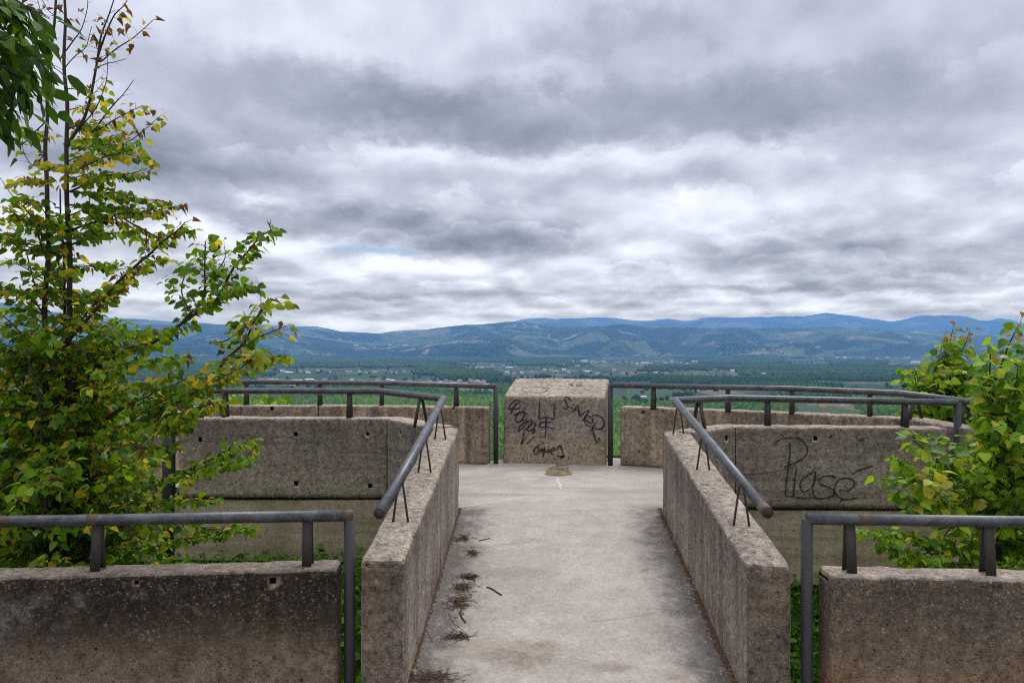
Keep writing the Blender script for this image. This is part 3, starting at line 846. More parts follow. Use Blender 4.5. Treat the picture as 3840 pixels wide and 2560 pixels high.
def carve(o, holes):
    """cut square formwork holes into a wall: holes are (centre, direction into the wall, size)"""
    if not holes: return
    cm = MB()
    for c, d, s in holes:
        d = Vector(d).normalized(); q = d.to_track_quat('Y', 'Z').to_matrix(); c = Vector(c)
        sx, sz, dp = s if isinstance(s, tuple) else (s, s, .07)
        cor = [c + q @ Vector((x * sx / 2, y, z * sz / 2)) for y in (-.12, dp) for (x, z) in ((-1, -1), (1, -1), (1, 1), (-1, 1))]
        cm.add(cor, [(0, 1, 2, 3), (7, 6, 5, 4), (0, 4, 5, 1), (1, 5, 6, 2), (2, 6, 7, 3), (3, 7, 4, 0)])
    co = cm.build('cutter', CON_HOLE, smooth=False)
    bm = bmesh.new(); bm.from_mesh(co.data); bmesh.ops.recalc_face_normals(bm, faces=bm.faces); bm.to_mesh(co.data); bm.free()
    md = o.modifiers.new('b', 'BOOLEAN'); md.object = co; md.operation = 'DIFFERENCE'; md.solver = 'EXACT'; md.material_mode = 'TRANSFER'
    bpy.context.view_layer.update()
    ev = o.evaluated_get(bpy.context.evaluated_depsgraph_get())
    me = bpy.data.meshes.new_from_object(ev)
    o.modifiers.clear(); old = o.data; o.data = me; me.name = old.name
    bpy.data.meshes.remove(old); bpy.data.objects.remove(co)
def make_wall(name, path, th, mat, label, cat='wall', holes=(), parent=None, **kw):
    mb = wall_mesh(path, th, **kw)
    # close the underside
    o = mb.build(name, mat, parent)
    bm = bmesh.new(); bm.from_mesh(o.data)
    bmesh.ops.holes_fill(bm, edges=[e for e in bm.edges if e.is_boundary], sides=0)
    bmesh.ops.recalc_face_normals(bm, faces=bm.faces)
    for f in bm.faces:
        if len(f.verts) > 4: f.smooth = False
    bm.to_mesh(o.data); bm.free()
    carve(o, holes)
    if label: tag(o, label, cat)
    return o
SL = .142
def ramp_z(y): return -SL * (7.8 - y)

# ---- near wings (they face the camera)
def hp(u, v, Y, s=.045): return (at(u, v, Y), (0, 1, 0), s)
LW = [(-3.74, 8.92), (-1.385, 8.85), (-.795, 7.93)]
left_wing = make_wall('parapet_wall', [(x, y, -.085, .80) for x, y in LW], .25, CON_WING,
    'long grey concrete parapet wall of the left wing, behind the yellowing tree, with square holes',
    holes=[hp(679, 997, 8.88), hp(459, 1010, 8.9), hp(680, 1110, 8.88), hp(851, 1115, 8.87), hp(845, 996, 8.87, .035), hp(915, 992, 8.5, .04),
           ((-1.385, 8.85, .34), (.25, 1, 0), (.012, .86, .03))])
RW = [(1.735, 7.55), (2.245, 8.07), (4.33, 7.93)]
right_wing = make_wall('parapet_wall', [(x, y, -.02, .79) for x, y in RW], .25, CON_WING,
    'grey concrete parapet wall of the right wing scrawled with one big word',
    holes=[hp(1623, 1005, 7.85, .04), hp(1660, 1003, 8.07, .05), hp(1870, 1006, 8.05, .04), ((2.262, 8.07, .40), (-.3, 1, 0), (.008, .74, .015))])
# ---- end panels of the platform, beyond a gap with a dark post
make_wall('parapet_wall', [(-4.22, 8.98, -.085, .80), (-4.05, 8.965, -.085, .80), (-4.03, 11.0, -.085, .80)], .25, CON_WING,
    'end panel of concrete parapet left of the dark gap, mostly hidden by the yellowing tree')
make_wall('parapet_wall', [(4.40, 9.0, 0, .80), (4.46, 7.92, 0, .80), (4.64, 7.91, 0, .80)], .25, CON_WING,
    'short end panel of concrete parapet right of the dark post, beside the bright green tree')
# ---- far parapets, seen from inside
FL = [(-4.25, 11.06), (-2.2, 11.12), (-.34, 10.78)]
far_left = make_wall('parapet_wall', [(x, y, 0, .775) for x, y in FL], .25, CON_FAR,
    'far concrete parapet wall left of the graffiti block, in stained panels',
    holes=[hp(624, 938, 11.08, .05), hp(1042, 937, 10.9, .03), ((-2.70, 11.10, .4), (0, 1, 0), (.012, .85, .03))])
FR = [(1.45, 10.72), (2.85, 10.02), (3.72, 9.50), (4.40, 9.02)]
far_right = make_wall('parapet_wall', [(x, y, 0, .79) for x, y in FR], .25, CON_FAR,
    'far concrete parapet wall right of the graffiti block, with a row of square holes',
    holes=[(at(1475, 947, 10.52), (.4, 1, 0), .045), (at(1493, 952, 10.43), (.4, 1, 0), .05), (at(1644, 963, 9.93), (.4, 1, 0), .06), (at(1752, 966, 9.70), (.4, 1, 0), .06), (at(1872, 965, 9.29), (.5, 1, 0), .05)])
# ---- walls of the ramp
def rx(y): return -.522 - .035 * (7.8 - y)
def rxr(y): return 1.464 - .035 * (7.8 - y)
ys = [4.66, 6.2, 7.82]
left_ramp = make_wall('ramp_wall', [(rx(y), y, ramp_z(y) - .32, ramp_z(y) + .80) for y in reversed(ys)][::-1], .257, CON_RAMP,
    'left wall of the sloping walkway with rusty moss at its foot')
yr = [4.60, 6.2, 7.72]
right_ramp = make_wall('ramp_wall', [(rxr(y) + .262, y, ramp_z(y) - .32, ramp_z(y) + .795) for y in yr], .262, CON_RAMP,
    'right wall of the sloping walkway with a pebbly dark end face')
# ---- foreground walls
make_wall('parapet_wall', [(-4.2, 4.47, -.72, .285), (-2.9, 4.53, -.72, .287), (-1.035, 4.70, -.72, .29)], .235, CON_FG,
    'dark stained concrete wall in the left foreground', holes=[hp(628, 1331, 4.68, .038), hp(318, 1334, 4.62, .026)], cat='wall')
make_wall('parapet_wall', [(1.83, 4.575, -.72, .285), (3.1, 4.50, -.72, .28), (4.3, 4.40, -.72, .28)], .235, CON_FGR,
    'brown concrete wall in the right foreground')

# ------------------------------------------------------------------ floors and slab
def sheet(name, poly, z0, z1, mat, kind='structure'):
    m = MB(); n = len(poly)
    zt = [z1(p) if callable(z1) else z1 for p in poly]
    m.add([(p[0], p[1], q) for p, q in zip(poly, zt)] + [(p[0], p[1], z0) for p in poly],
          [tuple(range(n)), tuple(reversed(range(n, 2 * n)))] + [(i, n + i, n + (i + 1) % n, (i + 1) % n) for i in range(n)])
    m.at['hgt'] = ('FLOAT', [1.0] * n + [0.0] * n)
    o = m.build(name, mat, smooth=False)
    bm = bmesh.new(); bm.from_mesh(o.data); bmesh.ops.recalc_face_normals(bm, faces=bm.faces); bm.to_mesh(o.data); bm.free()
    return tag(o, kind=kind)
def inset_face(pts, d):
    return pts
# slab of the platform: its edge shows below the wing walls behind a dark groove
slab = [(-.80, 7.90), (-1.385, 8.855), (-4.24, 8.985), (-4.30, 11.35), (-.30, 11.15), (.5, 11.9), (1.40, 11.55), (4.68, 9.3), (4.68, 7.91), (2.245, 8.075), (1.745, 7.56), (1.40, 7.75)]
sheet('platform', slab, -.80, lambda p: -.0925 + .0108 * p[0], CON_FASC)
floor_poly = [(-.535, 7.80), (-.70, 8.05), (-1.25, 8.98), (-4.05, 9.05), (-4.05, 11.1), (-.30, 11.12), (.5, 11.85), (1.35, 11.5), (4.5, 9.2), (4.4, 8.05), (2.20, 8.20), (1.62, 7.68), (1.485, 7.80)]
sheet('platform_floor', floor_poly, -.055, 0.0, FLOOR)
sheet('ramp_floor', [(rx(4.3) - .01, 4.3), (rxr(4.3) + .01, 4.3), (rxr(7.8) + .01, 7.797), (rx(7.8) - .01, 7.797)], -.95, lambda p: ramp_z(p[1]), FLOOR)
sheet('terrace_floor', [(-4.6, -6), (4.9, -6), (4.9, 4.296), (-4.6, 4.296)], -1.2, ramp_z(4.3), FLOOR)

# ------------------------------------------------------------------ the block with graffiti
def ray_plane(u, v, p0, n):
    c = Vector((0, 0, CAM_Z)); d = at(u, v, 1.0) - c
    return c + d * ((p0 - c).dot(n) / d.dot(n))
def ink(name, col, gaps, fade=.5):
    # paint that misses the pits and wears thin in places
    m, t, b, out = material(name)
    pos = t.new('ShaderNodeNewGeometry').outputs['Position']
    b.inputs['Base Color'].default_value = (*col, 1); b.inputs['Roughness'].default_value = .8
    g = t.m('ADD', t.m('MULTIPLY', t.noise(pos, 75, 3, .7), .7), t.m('MULTIPLY', t.noise(pos, 9, 3, .6), fade))
    a = t.mr(g, gaps, gaps + .12)
    tr = t.new('ShaderNodeBsdfTransparent'); mx = t.new('ShaderNodeMixShader')
    t.set(mx.inputs[0], a); t.l.new(tr.outputs[0], mx.inputs[1]); t.l.new(b.outputs[0], mx.inputs[2]); t.l.new(mx.outputs[0], out.inputs[0])
    return m
INK = ink('spray_paint_violet', (.016, .012, .028), .37)
INK2 = ink('spray_paint_black', (.024, .019, .017), .41)
INK3 = ink('faded_green_paint', (.15, .185, .165), .47)
def smooth_line(pts, k=6):
    P = [Vector(p) for p in pts]; out = []
    if len(P) < 3: return [P[0].lerp(P[-1], i / k) for i in range(k + 1)]
    for i in range(len(P) - 1):
        p0 = P[max(i - 1, 0)]; p1 = P[i]; p2 = P[i + 1]; p3 = P[min(i + 2, len(P) - 1)]
        for j in range(k):
            t = j / k
            out.append(.5 * ((2 * p1) + (p2 - p0) * t + (2 * p0 - 5 * p1 + 4 * p2 - p3) * t * t + (3 * p1 - p0 - 3 * p2 + p3) * t ** 3))
    out.append(P[-1]); return out
def ribbon(mb, pts, n, w, lift=.008):
    """a painted stroke lying on a face with normal n"""
    P = smooth_line(pts)
    vs = []; fs = []
    for i, p in enumerate(P):
        d = (P[min(i + 1, len(P) - 1)] - P[max(i - 1, 0)]).normalized(); s = n.cross(d).normalized()
        ww = w * (.62 + 1.0 * abs(mnoise.noise(p * 11))) * (.55 if i in (0, len(P) - 1) else 1)
        vs += [p + s * ww / 2 + n * lift, p - s * ww / 2 + n * lift]
        if i: fs.append((2 * i - 2, 2 * i - 1, 2 * i + 1, 2 * i))
    mb.add(vs, fs)
bl = Vector((-.126, 10.97, 0)); br = Vector((1.256, 10.69, 0))
ux = (br - bl).normalized(); uy = Vector((-ux.y, ux.x, 0))
blk = MB(); hgts = []
def block():
    W = (br - bl).length; D0 = .78; nx, nz, nd = 34, 22, 18
    zf, zbk = .915, 1.125
    def ztop(d): return zf + (zbk - zf) * d / D0
    grid = {}
    def P(x, d, z):
        t = z / 1.0
        ta = .012 * t        # a slight batter
        xx = ta * W * .6 + x * (1 - ta * 1.2); 
        p = bl + ux * xx + uy * d; return Vector((p.x, p.y, z))
    def vert(i, j, k, x, d, z):
        key = (i, j, k)
        if key not in grid:
            grid[key] = len(blk.v)
            p = P(x, d, z)
            # round the arrises
            e = .014
            q = p + mnoise.noise_vector(p * 5) * .004 + mnoise.noise_vector(p * 21) * .0025
            blk.v.append(tuple(q)); hgts.append(z / ztop(d))
        return grid[key]
    def co(i, j, k):
        x = W * i / nx; d = D0 * j / nd; z = ztop(d) * k / nz
        ed = [abs(i - q) == 0 for q in (0, nx)], [j == q for q in (0, nd)], k == nz
        s = .010
        if k == nz and (j == 0): d += s; z -= s * .6
        if k == nz and i == 0: x += s; z -= s * .6
        if k == nz and i == nx: x -= s; z -= s * .6
        if j == 0 and i == 0: x += s * .6; d += s * .6
        if j == 0 and i == nx: x -= s * .6; d += s * .6
        return vert(i, j, k, x, d, z)
    def face(a, b, c, e): blk.f.append((a, b, c, e)); blk.mi.append(0)
    for i in range(nx):
        for k in range(nz):
            face(co(i, 0, k), co(i + 1, 0, k), co(i + 1, 0, k + 1), co(i, 0, k + 1))
            face(co(i + 1, nd, k), co(i, nd, k), co(i, nd, k + 1), co(i + 1, nd, k + 1))
        for j in range(nd): face(co(i, j, nz), co(i + 1, j, nz), co(i + 1, j + 1, nz), co(i, j + 1, nz))
    for j in range(nd):
        for k in range(nz):
            face(co(0, j + 1, k), co(0, j, k), co(0, j, k + 1), co(0, j + 1, k + 1))
            face(co(nx, j, k), co(nx, j + 1, k), co(nx, j + 1, k + 1), co(nx, j, k + 1))
block()
blk.at['hgt'] = ('FLOAT', hgts)
bo = blk.build('concrete_block', CON_BLOCK); tag(bo, 'big concrete block with a sloping top, covered in dark graffiti, between the far walls', 'block')
bn = (-uy); bn.normalize()
def bz(x, y): return ray_plane((1860 + x * .26791) * .6125, (1400 + y * .26791) * .6125, bl, bn)
for strokes in [[
    # left tag
    [(210, 555), (260, 450), (320, 400), (325, 375), (270, 370), (210, 430), (175, 490), (230, 490), (310, 495)], [(310, 495), (345, 460)], [(395, 405), (410, 410)], [(375, 485), (385, 488)],
    [(240, 580), (275, 575), (370, 530), (410, 540), (390, 600), (330, 670), (280, 660), (290, 590), (340, 540), (440, 560)], [(300, 690), (380, 650), (440, 660), (400, 730), (330, 800), (320, 815), (330, 740), (420, 680), (500, 660), (480, 720), (420, 800)],
    [(420, 800), (480, 720), (545, 690), (540, 750), (470, 800), (410, 770), (400, 790)], [(480, 800), (545, 780), (540, 815), (500, 830)], [(395, 800), (370, 940), (350, 990), (420, 890)], [(540, 870), (480, 940), (430, 980)],
    ], [
    [(612, 405), (606, 520), (600, 640)], [(600, 635), (700, 612), (810, 640)], [(825, 430), (818, 540), (808, 640)], [(700, 612), (702, 700), (690, 890)], [(620, 680), (700, 680), (790, 680)], [(625, 680), (612, 745), (690, 745)], [(700, 735), (750, 755), (815, 765)],
    ], [
    [(1055, 385), (1020, 340), (975, 328), (960, 370), (995, 430), (1005, 475), (980, 495), (940, 482)], [(1075, 490), (1040, 470), (1010, 470)], [(1060, 545), (1105, 490), (1145, 450), (1155, 500), (1170, 540)], [(1095, 505), (1160, 515)],
    [(1160, 530), (1175, 590), (1240, 540), (1300, 520), (1270, 570), (1205, 665)], [(1205, 665), (1260, 600), (1330, 610), (1360, 660), (1320, 690), (1260, 650), (1245, 610), (1235, 660), (1260, 700), (1315, 750)],
    [(1345, 590), (1400, 580), (1470, 610), (1515, 670), (1500, 750), (1430, 780), (1360, 760), (1340, 735)], [(1395, 680), (1360, 750), (1310, 830)], [(1345, 740), (1365, 830), (1390, 920), (1410, 970)], [(1410, 970), (1435, 930), (1450, 890)], [(1370, 850), (1390, 848)],
    ]]:
    g1 = MB()
    for s in strokes: ribbon(g1, [bz(*p) for p in s], bn, .019)
    g1.build('graffiti', INK, bo)
g2 = MB()
for s in [[(570, 1020), (535, 1060), (540, 1120), (580, 1120), (600, 1050), (570, 1030), (610, 1000)], [(610, 1110), (640, 1050), (650, 1090), (680, 1040), (670, 1110), (660, 1160)], [(690, 1040), (690, 1090), (720, 1090), (740, 1050), (745, 1110)], [(750, 1090), (810, 1070), (820, 1040), (780, 1050), (770, 1100), (800, 1130)],
          [(840, 1080), (890, 1010), (920, 1060), (940, 1120)], [(850, 1140), (900, 1160), (960, 1150), (900, 1180)], [(640, 968), (660, 970)], [(722, 966), (738, 968)], [(540, 895), (680, 890), (820, 905)]]:
    ribbon(g2, [bz(*p) for p in s], bn, .021 if s[0][1] > 900 else .007)
g2.build('graffiti', INK2, bo)
# marks on the sloping top
tn = Vector((-uy.x * .21, -uy.y * .21, .78)).normalized()
tp0 = Vector((bl.x, bl.y, .915))
def bt(x, y): return ray_plane((1860 + x * .26791) * .6125, (1400 + y * .26791) * .6125, tp0, tn)
g3 = MB()
ribbon(g3, [bt(540 + 182 * math.cos(a), 227 + 40 * math.sin(a)) for a in [i * math.pi / 8 for i in range(17)]], tn, .02)
ribbon(g3, [bt(*p) for p in [(740, 140), (735, 180), (722, 225)]], tn, .02); ribbon(g3, [bt(*p) for p in [(690, 140), (740, 145)]], tn, .02)
g3.build('faded_mark', INK3, bo)
g4 = MB()
for s in [[(1030, 140), (1025, 170)], [(1050, 145), (1085, 142)], [(1055, 160), (1080, 158)], [(1050, 178), (1090, 178)], [(1060, 142), (1055, 178)], [(1110, 165), (1130, 166)], [(1145, 150), (1148, 180), (1185, 180)], [(1185, 150), (1190, 182)]]:
    ribbon(g4, [bt(*p) for p in s], tn, .022)
g4.build('faded_lettering', simple_mat('faded_black_paint', (.09, .085, .085), .9, 0, .4, 40), bo)
# the word on the right wing wall
wn = Vector((RW[2][1] - RW[1][1], -(RW[2][0] - RW[1][0]), 0)).normalized()
wp = Vector((RW[1][0], RW[1][1], 0))
def wz(x, y): return ray_plane((2600 + x * .34014) * .6125, (1600 + y * .34014) * .6125, wp, wn)
g5 = MB()
for s in [[(890, 178), (960, 135), (1060, 118), (1170, 130), (1240, 200), (1255, 270), (1210, 340), (1110, 395), (1000, 440)], [(1055, 165), (1065, 260), (1050, 420), (1030, 560), (1012, 755)], [(1140, 440), (1120, 560), (1098, 765)], [(1080, 585), (1130, 575)],
          [(1340, 490), (1270, 520), (1190, 590), (1175, 660), (1210, 710), (1270, 690), (1320, 630), (1350, 490)], [(1350, 490), (1335, 600), (1315, 690), (1330, 760), (1360, 795)], [(1580, 560), (1500, 535), (1420, 550), (1375, 590), (1400, 630), (1480, 660), (1545, 690), (1545, 740), (1480, 775), (1400, 785), (1330, 780)],
          [(1600, 690), (1690, 700), (1760, 660), (1770, 600), (1720, 565), (1640, 565), (1575, 610), (1555, 690), (1580, 750), (1640, 790), (1720, 795), (1800, 780)], [(1745, 520), (1830, 475), (1980, 425)], [(1010, 755), (1100, 770), (1220, 780), (1330, 775)], [(1545, 700), (1545, 770)], [(510, 530), (680, 512), (860, 495), (1010, 470), (1130, 440)], [(750, 838), (880, 810), (1000, 795)], [(1490, 115), (1520, 90), (1500, 125)], [(1790, 140), (1880, 135), (1800, 160)]]:
    ribbon(g5, [wz(*p) for p in s], wn, .0145 if s[0][0] not in (510, 750) else .006)
g5.build('graffiti', INK2, right_wing)

# ------------------------------------------------------------------ steel railings
def steel_material():
    m, t, b, out = material('worn_painted_steel')
    pos = t.new('ShaderNodeNewGeometry').outputs['Position']
    mp = t.new('ShaderNodeMapping'); mp.inputs['Scale'].default_value = (3, 3, 3); t.set(mp.inputs[0], pos)
    n = t.noise(mp.outputs[0], 3.0, 7, .7); s = t.noise(pos, 45, 4, .7)
    col = t.ramp(t.m('ADD', t.m('MULTIPLY', n, .7), t.m('MULTIPLY', s, .3)), [(.30, (.040, .040, .046)), (.46, (.070, .075, .088)), (.6, (.12, .13, .152)), (.75, (.21, .225, .25))])
    rust = t.noise(t.v('ADD', pos, (5, 5, 5)), 2.2, 7, .7)
    col = t.mix(t.m('MULTIPLY', t.mr(rust, .58, .66), .75), col, (.075, .052, .040))
    t.set(b.inputs['Base Color'], col); b.inputs['Metallic'].default_value = .55
    t.set(b.inputs['Roughness'], t.mr(n, .3, .7, .34, .55))
    bp = t.new('ShaderNodeBump'); bp.inputs['Strength'].default_value = .25; bp.inputs['Distance'].default_value = .003
    t.set(bp.inputs['Height'], s); t.l.new(bp.outputs[0], b.inputs['Normal'])
    return m
STEEL = steel_material()
DARK_STEEL = simple_mat('dark_rusty_steel', (.030, .026, .025), .75, 0, .4, 18)
POST_STEEL = simple_mat('dark_painted_post', (.026, .027, .032), .7, 0, .4, 9)
RUSTW = simple_mat('weld_rust', (.085, .060, .047), .7, .1, .3, 30)
BORE = simple_mat('bore_shade', (.03, .028, .027), .7, 0, .3, 20)  # dark discs on the capped pipe ends, painted as their shaded hollow
RR = .034
def flat_bar(mb, a, b, wdir, w, th):
    a, b = Vector(a), Vector(b); d = (b - a).normalized(); wd = (wdir - d * wdir.dot(d)).normalized(); n = d.cross(wd)
    vs = [p + wd * sx * w / 2 + n * sy * th / 2 for p in (a, b) for sx, sy in ((-1, -1), (1, -1), (1, 1), (-1, 1))]
    mb.add(vs, [(3, 2, 1, 0), (4, 5, 6, 7), (0, 1, 5, 4), (1, 2, 6, 5), (2, 3, 7, 6), (3, 0, 4, 7)])
def bracket(root, top, foot_z, along, spread, w=.052, rod=False, skew=0.0):
    """an inverted V of two bars from the wall top up to the rail"""
    along = Vector((along[0], along[1], 0)).normalized(); across = Vector((-along.y, along.x, 0))
    top = Vector(top)
    br_ = bpy.data.objects.new('bracket', None); br_.location = top; C.objects.link(br_); br_.parent = root
    br_.matrix_parent_inverse = Matrix.Translation(-root.location)
    for s in (-1, 1):
        m = MB(); f = Vector((top.x, top.y, foot_z - .02)) + across * s * spread / 2 + along * skew * s
        tp = top + across * s * .012 - Vector((0, 0, RR * .5)) + along * skew * s
        if rod: m.tube([f, tp], .0075, 8)
        else: flat_bar(m, f, tp, along, w, .010)
        o = m.build('bar', DARK_STEEL)
        o.parent = br_; o.matrix_parent_inverse = Matrix.Translation(-top)
    return br_
def weld(root, p, d, r=RR + .0012, L=.03):
    m = MB(); d = Vector(d).normalized(); p = Vector(p)
    m.tube([p - d * L, p + d * L], r, 20); o = m.build('weld_band', RUSTW, root)
def rail(label, path, posts=(), brackets=(), open_end=False, loc=None, group=None):
    root = empty('handrail', loc or path[0], label, 'railing', group)
    m = MB(); m.tube(path, RR, 20); o = m.build('pipe', STEEL, root)
    o.data.polygons[len(o.data.polygons) - 1].use_smooth = False; o.data.polygons[len(o.data.polygons) - 2].use_smooth = False
    for (p, z0) in posts:
        m = MB(); m.tube([(p[0], p[1], z0), (p[0], p[1], p[2])], RR, 20); m.build('post', POST_STEEL, root)
    return root
def lerp_at(path, u):
    """point of a rail path seen at bearing u"""
    for a, b in zip(path, path[1:]):
        a, b = Vector(a), Vector(b); ua, ub = CU + F * a.x / a.y, CU + F * b.x / b.y
        if min(ua, ub) <= u <= max(ua, ub):
            lo, hi = 0.0, 1.0
            for _ in range(40):
                t = (lo + hi) / 2; p = a.lerp(b, t); up = CU + F * p.x / p.y
                if (up < u) == (ua < ub): lo = t
                else: hi = t
            return a.lerp(b, lo), (b - a).normalized()
    raise ValueError(u)
# foreground, left
p_ = [at(-420, 1203, 4.62), at(0, 1197, 4.66), at(803, 1183.5, 4.80)]
fl = rail('dark steel handrail with a square corner post on the left foreground wall', p_, [(p_[-1], -1.9)])
for u in (225, 707): q, d = lerp_at(p_, u); bracket(fl, q, .285, d, .085, .055)
for u in (215, 800): q, d = lerp_at(p_, u); weld(fl, q, d)
# foreground, right
p_ = [at(1853, 1191, 4.68), at(2352, 1198, 4.62), at(2900, 1205, 4.55)]
fr = rail('dark steel handrail with a corner post on the right foreground wall', p_, [(p_[0], -1.9)])
for u in (1951, 2268, 2640): q, d = lerp_at(p_, u); bracket(fr, q, .285, d, .085, .055)
q, d = lerp_at(p_, 1986); weld(fr, q, d, L=.04)
# left ramp wall and wing
def rr_l(y, zo=.30): return Vector((rx(y) - .128, y, ramp_z(y) + .80 + zo))
p_ = [rr_l(4.58, .295), rr_l(6.0, .295), at(1018, 915, 7.66), at(870, 898, 8.93), at(505, 897.5, 9.03), at(392, 898, 9.06)]
li = rail('bent steel handrail running up the left ramp wall and along the left wing', p_)
for u, v in ((920, 1200), (975, 1072), (1011, 1000)):
    lo, hi = 4.6, 7.7
    for _ in range(40):
        y = (lo + hi) / 2; q = rr_l(y)
        if CU + F * q.x / q.y < u: lo = y
        else: hi = y
    q = rr_l(y, .29); bracket(li, q, ramp_z(y) + .80, (.035, 1, 0), .105, rod=True)
for u in (518, 803): q, d = lerp_at(p_[3:], u); bracket(li, q, .80, d, .09)
q, d = lerp_at(p_[2:4], 967); bracket(li, q, .80, d, .15)
m = MB(); e = rr_l(4.58, .295); dd = (rr_l(4.58, .295) - rr_l(5.0, .295)).normalized(); m.tube([e + dd * .001, e + dd * .0035], RR * .86, 20); m.build('bore_disc', BORE, li)
# right ramp wall and wing
def rr_r(y, zo=.30): return Vector((rxr(y) + .131, y, ramp_z(y) + .795 + zo))
p_ = [at(2199, 924.5, 7.98), at(1930, 919, 8.10), at(1672, 914, 8.22), at(1551, 920, 7.58), rr_r(6.0, .29), rr_r(4.62, .29)]
ri = rail('bent steel handrail running up the right ramp wall and right wing to a tall post', p_, [(p_[0], -.1)])
for u, v in ((1703, 1212), (1615, 1079), (1557, 993)):
    lo, hi = 4.6, 7.6
    for _ in range(40):
        y = (lo + hi) / 2; q = rr_r(y)
        if CU + F * q.x / q.y > u: lo = y
        else: hi = y
    q = rr_r(y, .285); bracket(ri, q, ramp_z(y) + .795, (.035, 1, 0), .105, rod=True)
for u in (1763, 2078): q, d = lerp_at(p_[:3], u); bracket(ri, q, .79, d, .09)
q, d = lerp_at(p_[2:4], 1605); bracket(ri, q, .79, d, .15)
m = MB(); e = rr_r(4.62, .29); dd = (rr_r(4.62, .29) - rr_r(5.0, .29)).normalized(); m.tube([e + dd * .001, e + dd * .0035], RR * .86, 20); m.build('bore_disc', BORE, ri)
weld(ri, e - dd * .05, dd, L=.045)
# far left
p_ = [at(1139, 887.5, 10.88), at(906, 880, 11.15), at(573, 876.5, 11.20), at(500, 876, 11.20), at(440, 884, 10.3)]
fa = rail('long steel handrail on the far left parapet ending at a post beside the block', p_, [(p_[0], -.1)])
for u in (566, 735, 877, 1048): q, d = lerp_at(p_[:4], u); bracket(fa, q, .775, d, .10)
q, d = lerp_at(p_[3:5], 482); bracket(fa, q, .80, d, .12, rod=True)
# far right
p_ = [at(1402, 884.5, 10.72), at(1810, 892, 9.70), at(2068, 903, 9.12), at(2256, 926, 7.95)]
fb = rail('long steel handrail on the far right parapet ending at a post beside the block', p_, [(p_[0], -.1)])
for u in (1501, 1672, 1819, 1998): q, d = lerp_at(p_[:3], u); bracket(fb, q, .79, d, .10)
for u in (2103, 2218): q, d = lerp_at(p_[2:], u); bracket(fb, q, .80, d, .16)
m = MB(); q = at(1410, 1048, 10.75); m.tube([q - Vector((.10, 0, 0)), q + Vector((.10, 0, 0))], .012, 8); m.build('stub_bar', DARK_STEEL, fb)
for u in (1440, 1998): q, d = lerp_at(p_[:3], u); weld(fb, q, d)
# post in the left gap, thickened to paint in the gap's darkness
m = MB(); q = at(388, 960, 8.98); m.tube([(q.x, q.y, -.75), (q.x, q.y, 1.06)], .07, 16)
tag(m.build('gap_post', POST_STEEL), 'dark steel post thickened to cover the dark gap between the left parapet walls', 'post')
# thin pipe seen beyond the right tree
m = MB(); m.tube([at(2300, 1105, 8.6), at(2480, 1106, 8.3)], .013, 8); m.tube([at(2480, 1106, 8.3), at(2480, 1106, 8.3) - Vector((0, 0, 1.6))], .013, 8); 
tag(m.build('thin_pipe_rail', STEEL), 'thin horizontal pipe at the right edge behind the bright green tree', 'pipe')

# ------------------------------------------------------------------ small things on the floor
def marker():
    c = at_z(1283.5, 1088, 0.0)
    root = empty('survey_marker', c, 'low worn concrete marker with a metal ring and bent pin before the block', 'marker')
    m = MB(); n = 8; rb, rt, h = .185, .135, .085
    rings = [(rb, 0), (rb * .97, .015), (rt * 1.04, h * .9), (rt, h), (rt * .8, h + .001), (rt * .76, h - .02)]
    for r_, z in rings:
        for i in range(n):
            a = 2 * math.pi * (i + .25) / n; k = r_ * (1 + .05 * mnoise.noise(Vector((i * 1.7, z * 20, 2))))
            m.v.append((c.x + k * math.cos(a), c.y + k * math.sin(a) * .95, z + .004 * mnoise.noise(Vector((i, z * 40, 1)))))
    for r_ in range(len(rings) - 1):
        for i in range(n):
            k = (i + 1) % n; m.f.append((r_ * n + i, r_ * n + k, (r_ + 1) * n + k, (r_ + 1) * n + i)); m.mi.append(0)
    m.f.append(tuple((len(rings) - 1) * n + i for i in range(n))); m.mi.append(0)
    m.at['hgt'] = ('FLOAT', [.4] * len(m.v))
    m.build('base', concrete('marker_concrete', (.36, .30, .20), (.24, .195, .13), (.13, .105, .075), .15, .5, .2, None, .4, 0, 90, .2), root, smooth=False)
    m = MB(); P = [(c.x + .128 * math.cos(a), c.y + .125 * math.sin(a), h + .008 + .010 * math.cos(a)) for a in [i * math.pi / 16 for i in range(33)]]
    m.tube(P, .007, 8); m.build('ring', simple_mat('dull_brass', (.25, .20, .13), .5, .6, .3, 30), root)
    m = MB(); m.v = [(c.x + .115 * math.cos(i * math.pi / 12), c.y + .11 * math.sin(i * math.pi / 12), h + .004 + .009 * math.cos(i * math.pi / 12)) for i in range(24)]; m.f = [tuple(range(24))]; m.mi = [0]
    m.build('plate', simple_mat('tarnished_plate', (.10, .085, .075), .5, .4, .4, 25), root)
    m = MB(); m.tube([(c.x - .02, c.y + .02, h), (c.x - .022, c.y + .02, h + .045), (c.x - .032, c.y + .02, h + .075)], .005, 8); m.build('pin', DARK_STEEL, root)
marker()
TWIG = simple_mat('dead_twig', (.145, .075, .045), .85, 0, .5, 25)
TWIG_D = simple_mat('dark_twig', (.060, .040, .032), .85, 0, .5, 25)
LITTER = simple_mat('fallen_leaf_green', (.20, .24, .06), .7, 0, .3, 25)
def on_floor(u, v):
    lo, hi = 4.3, 12.0
    for _ in range(50):
        y = (lo + hi) / 2; z = min(0.0, ramp_z(y)); p = at(u, v, y)
        if p.z > z: lo = y
        else: hi = y
    return Vector((p.x, p.y, z))
def fz(p): return min(0.0, ramp_z(p.y))
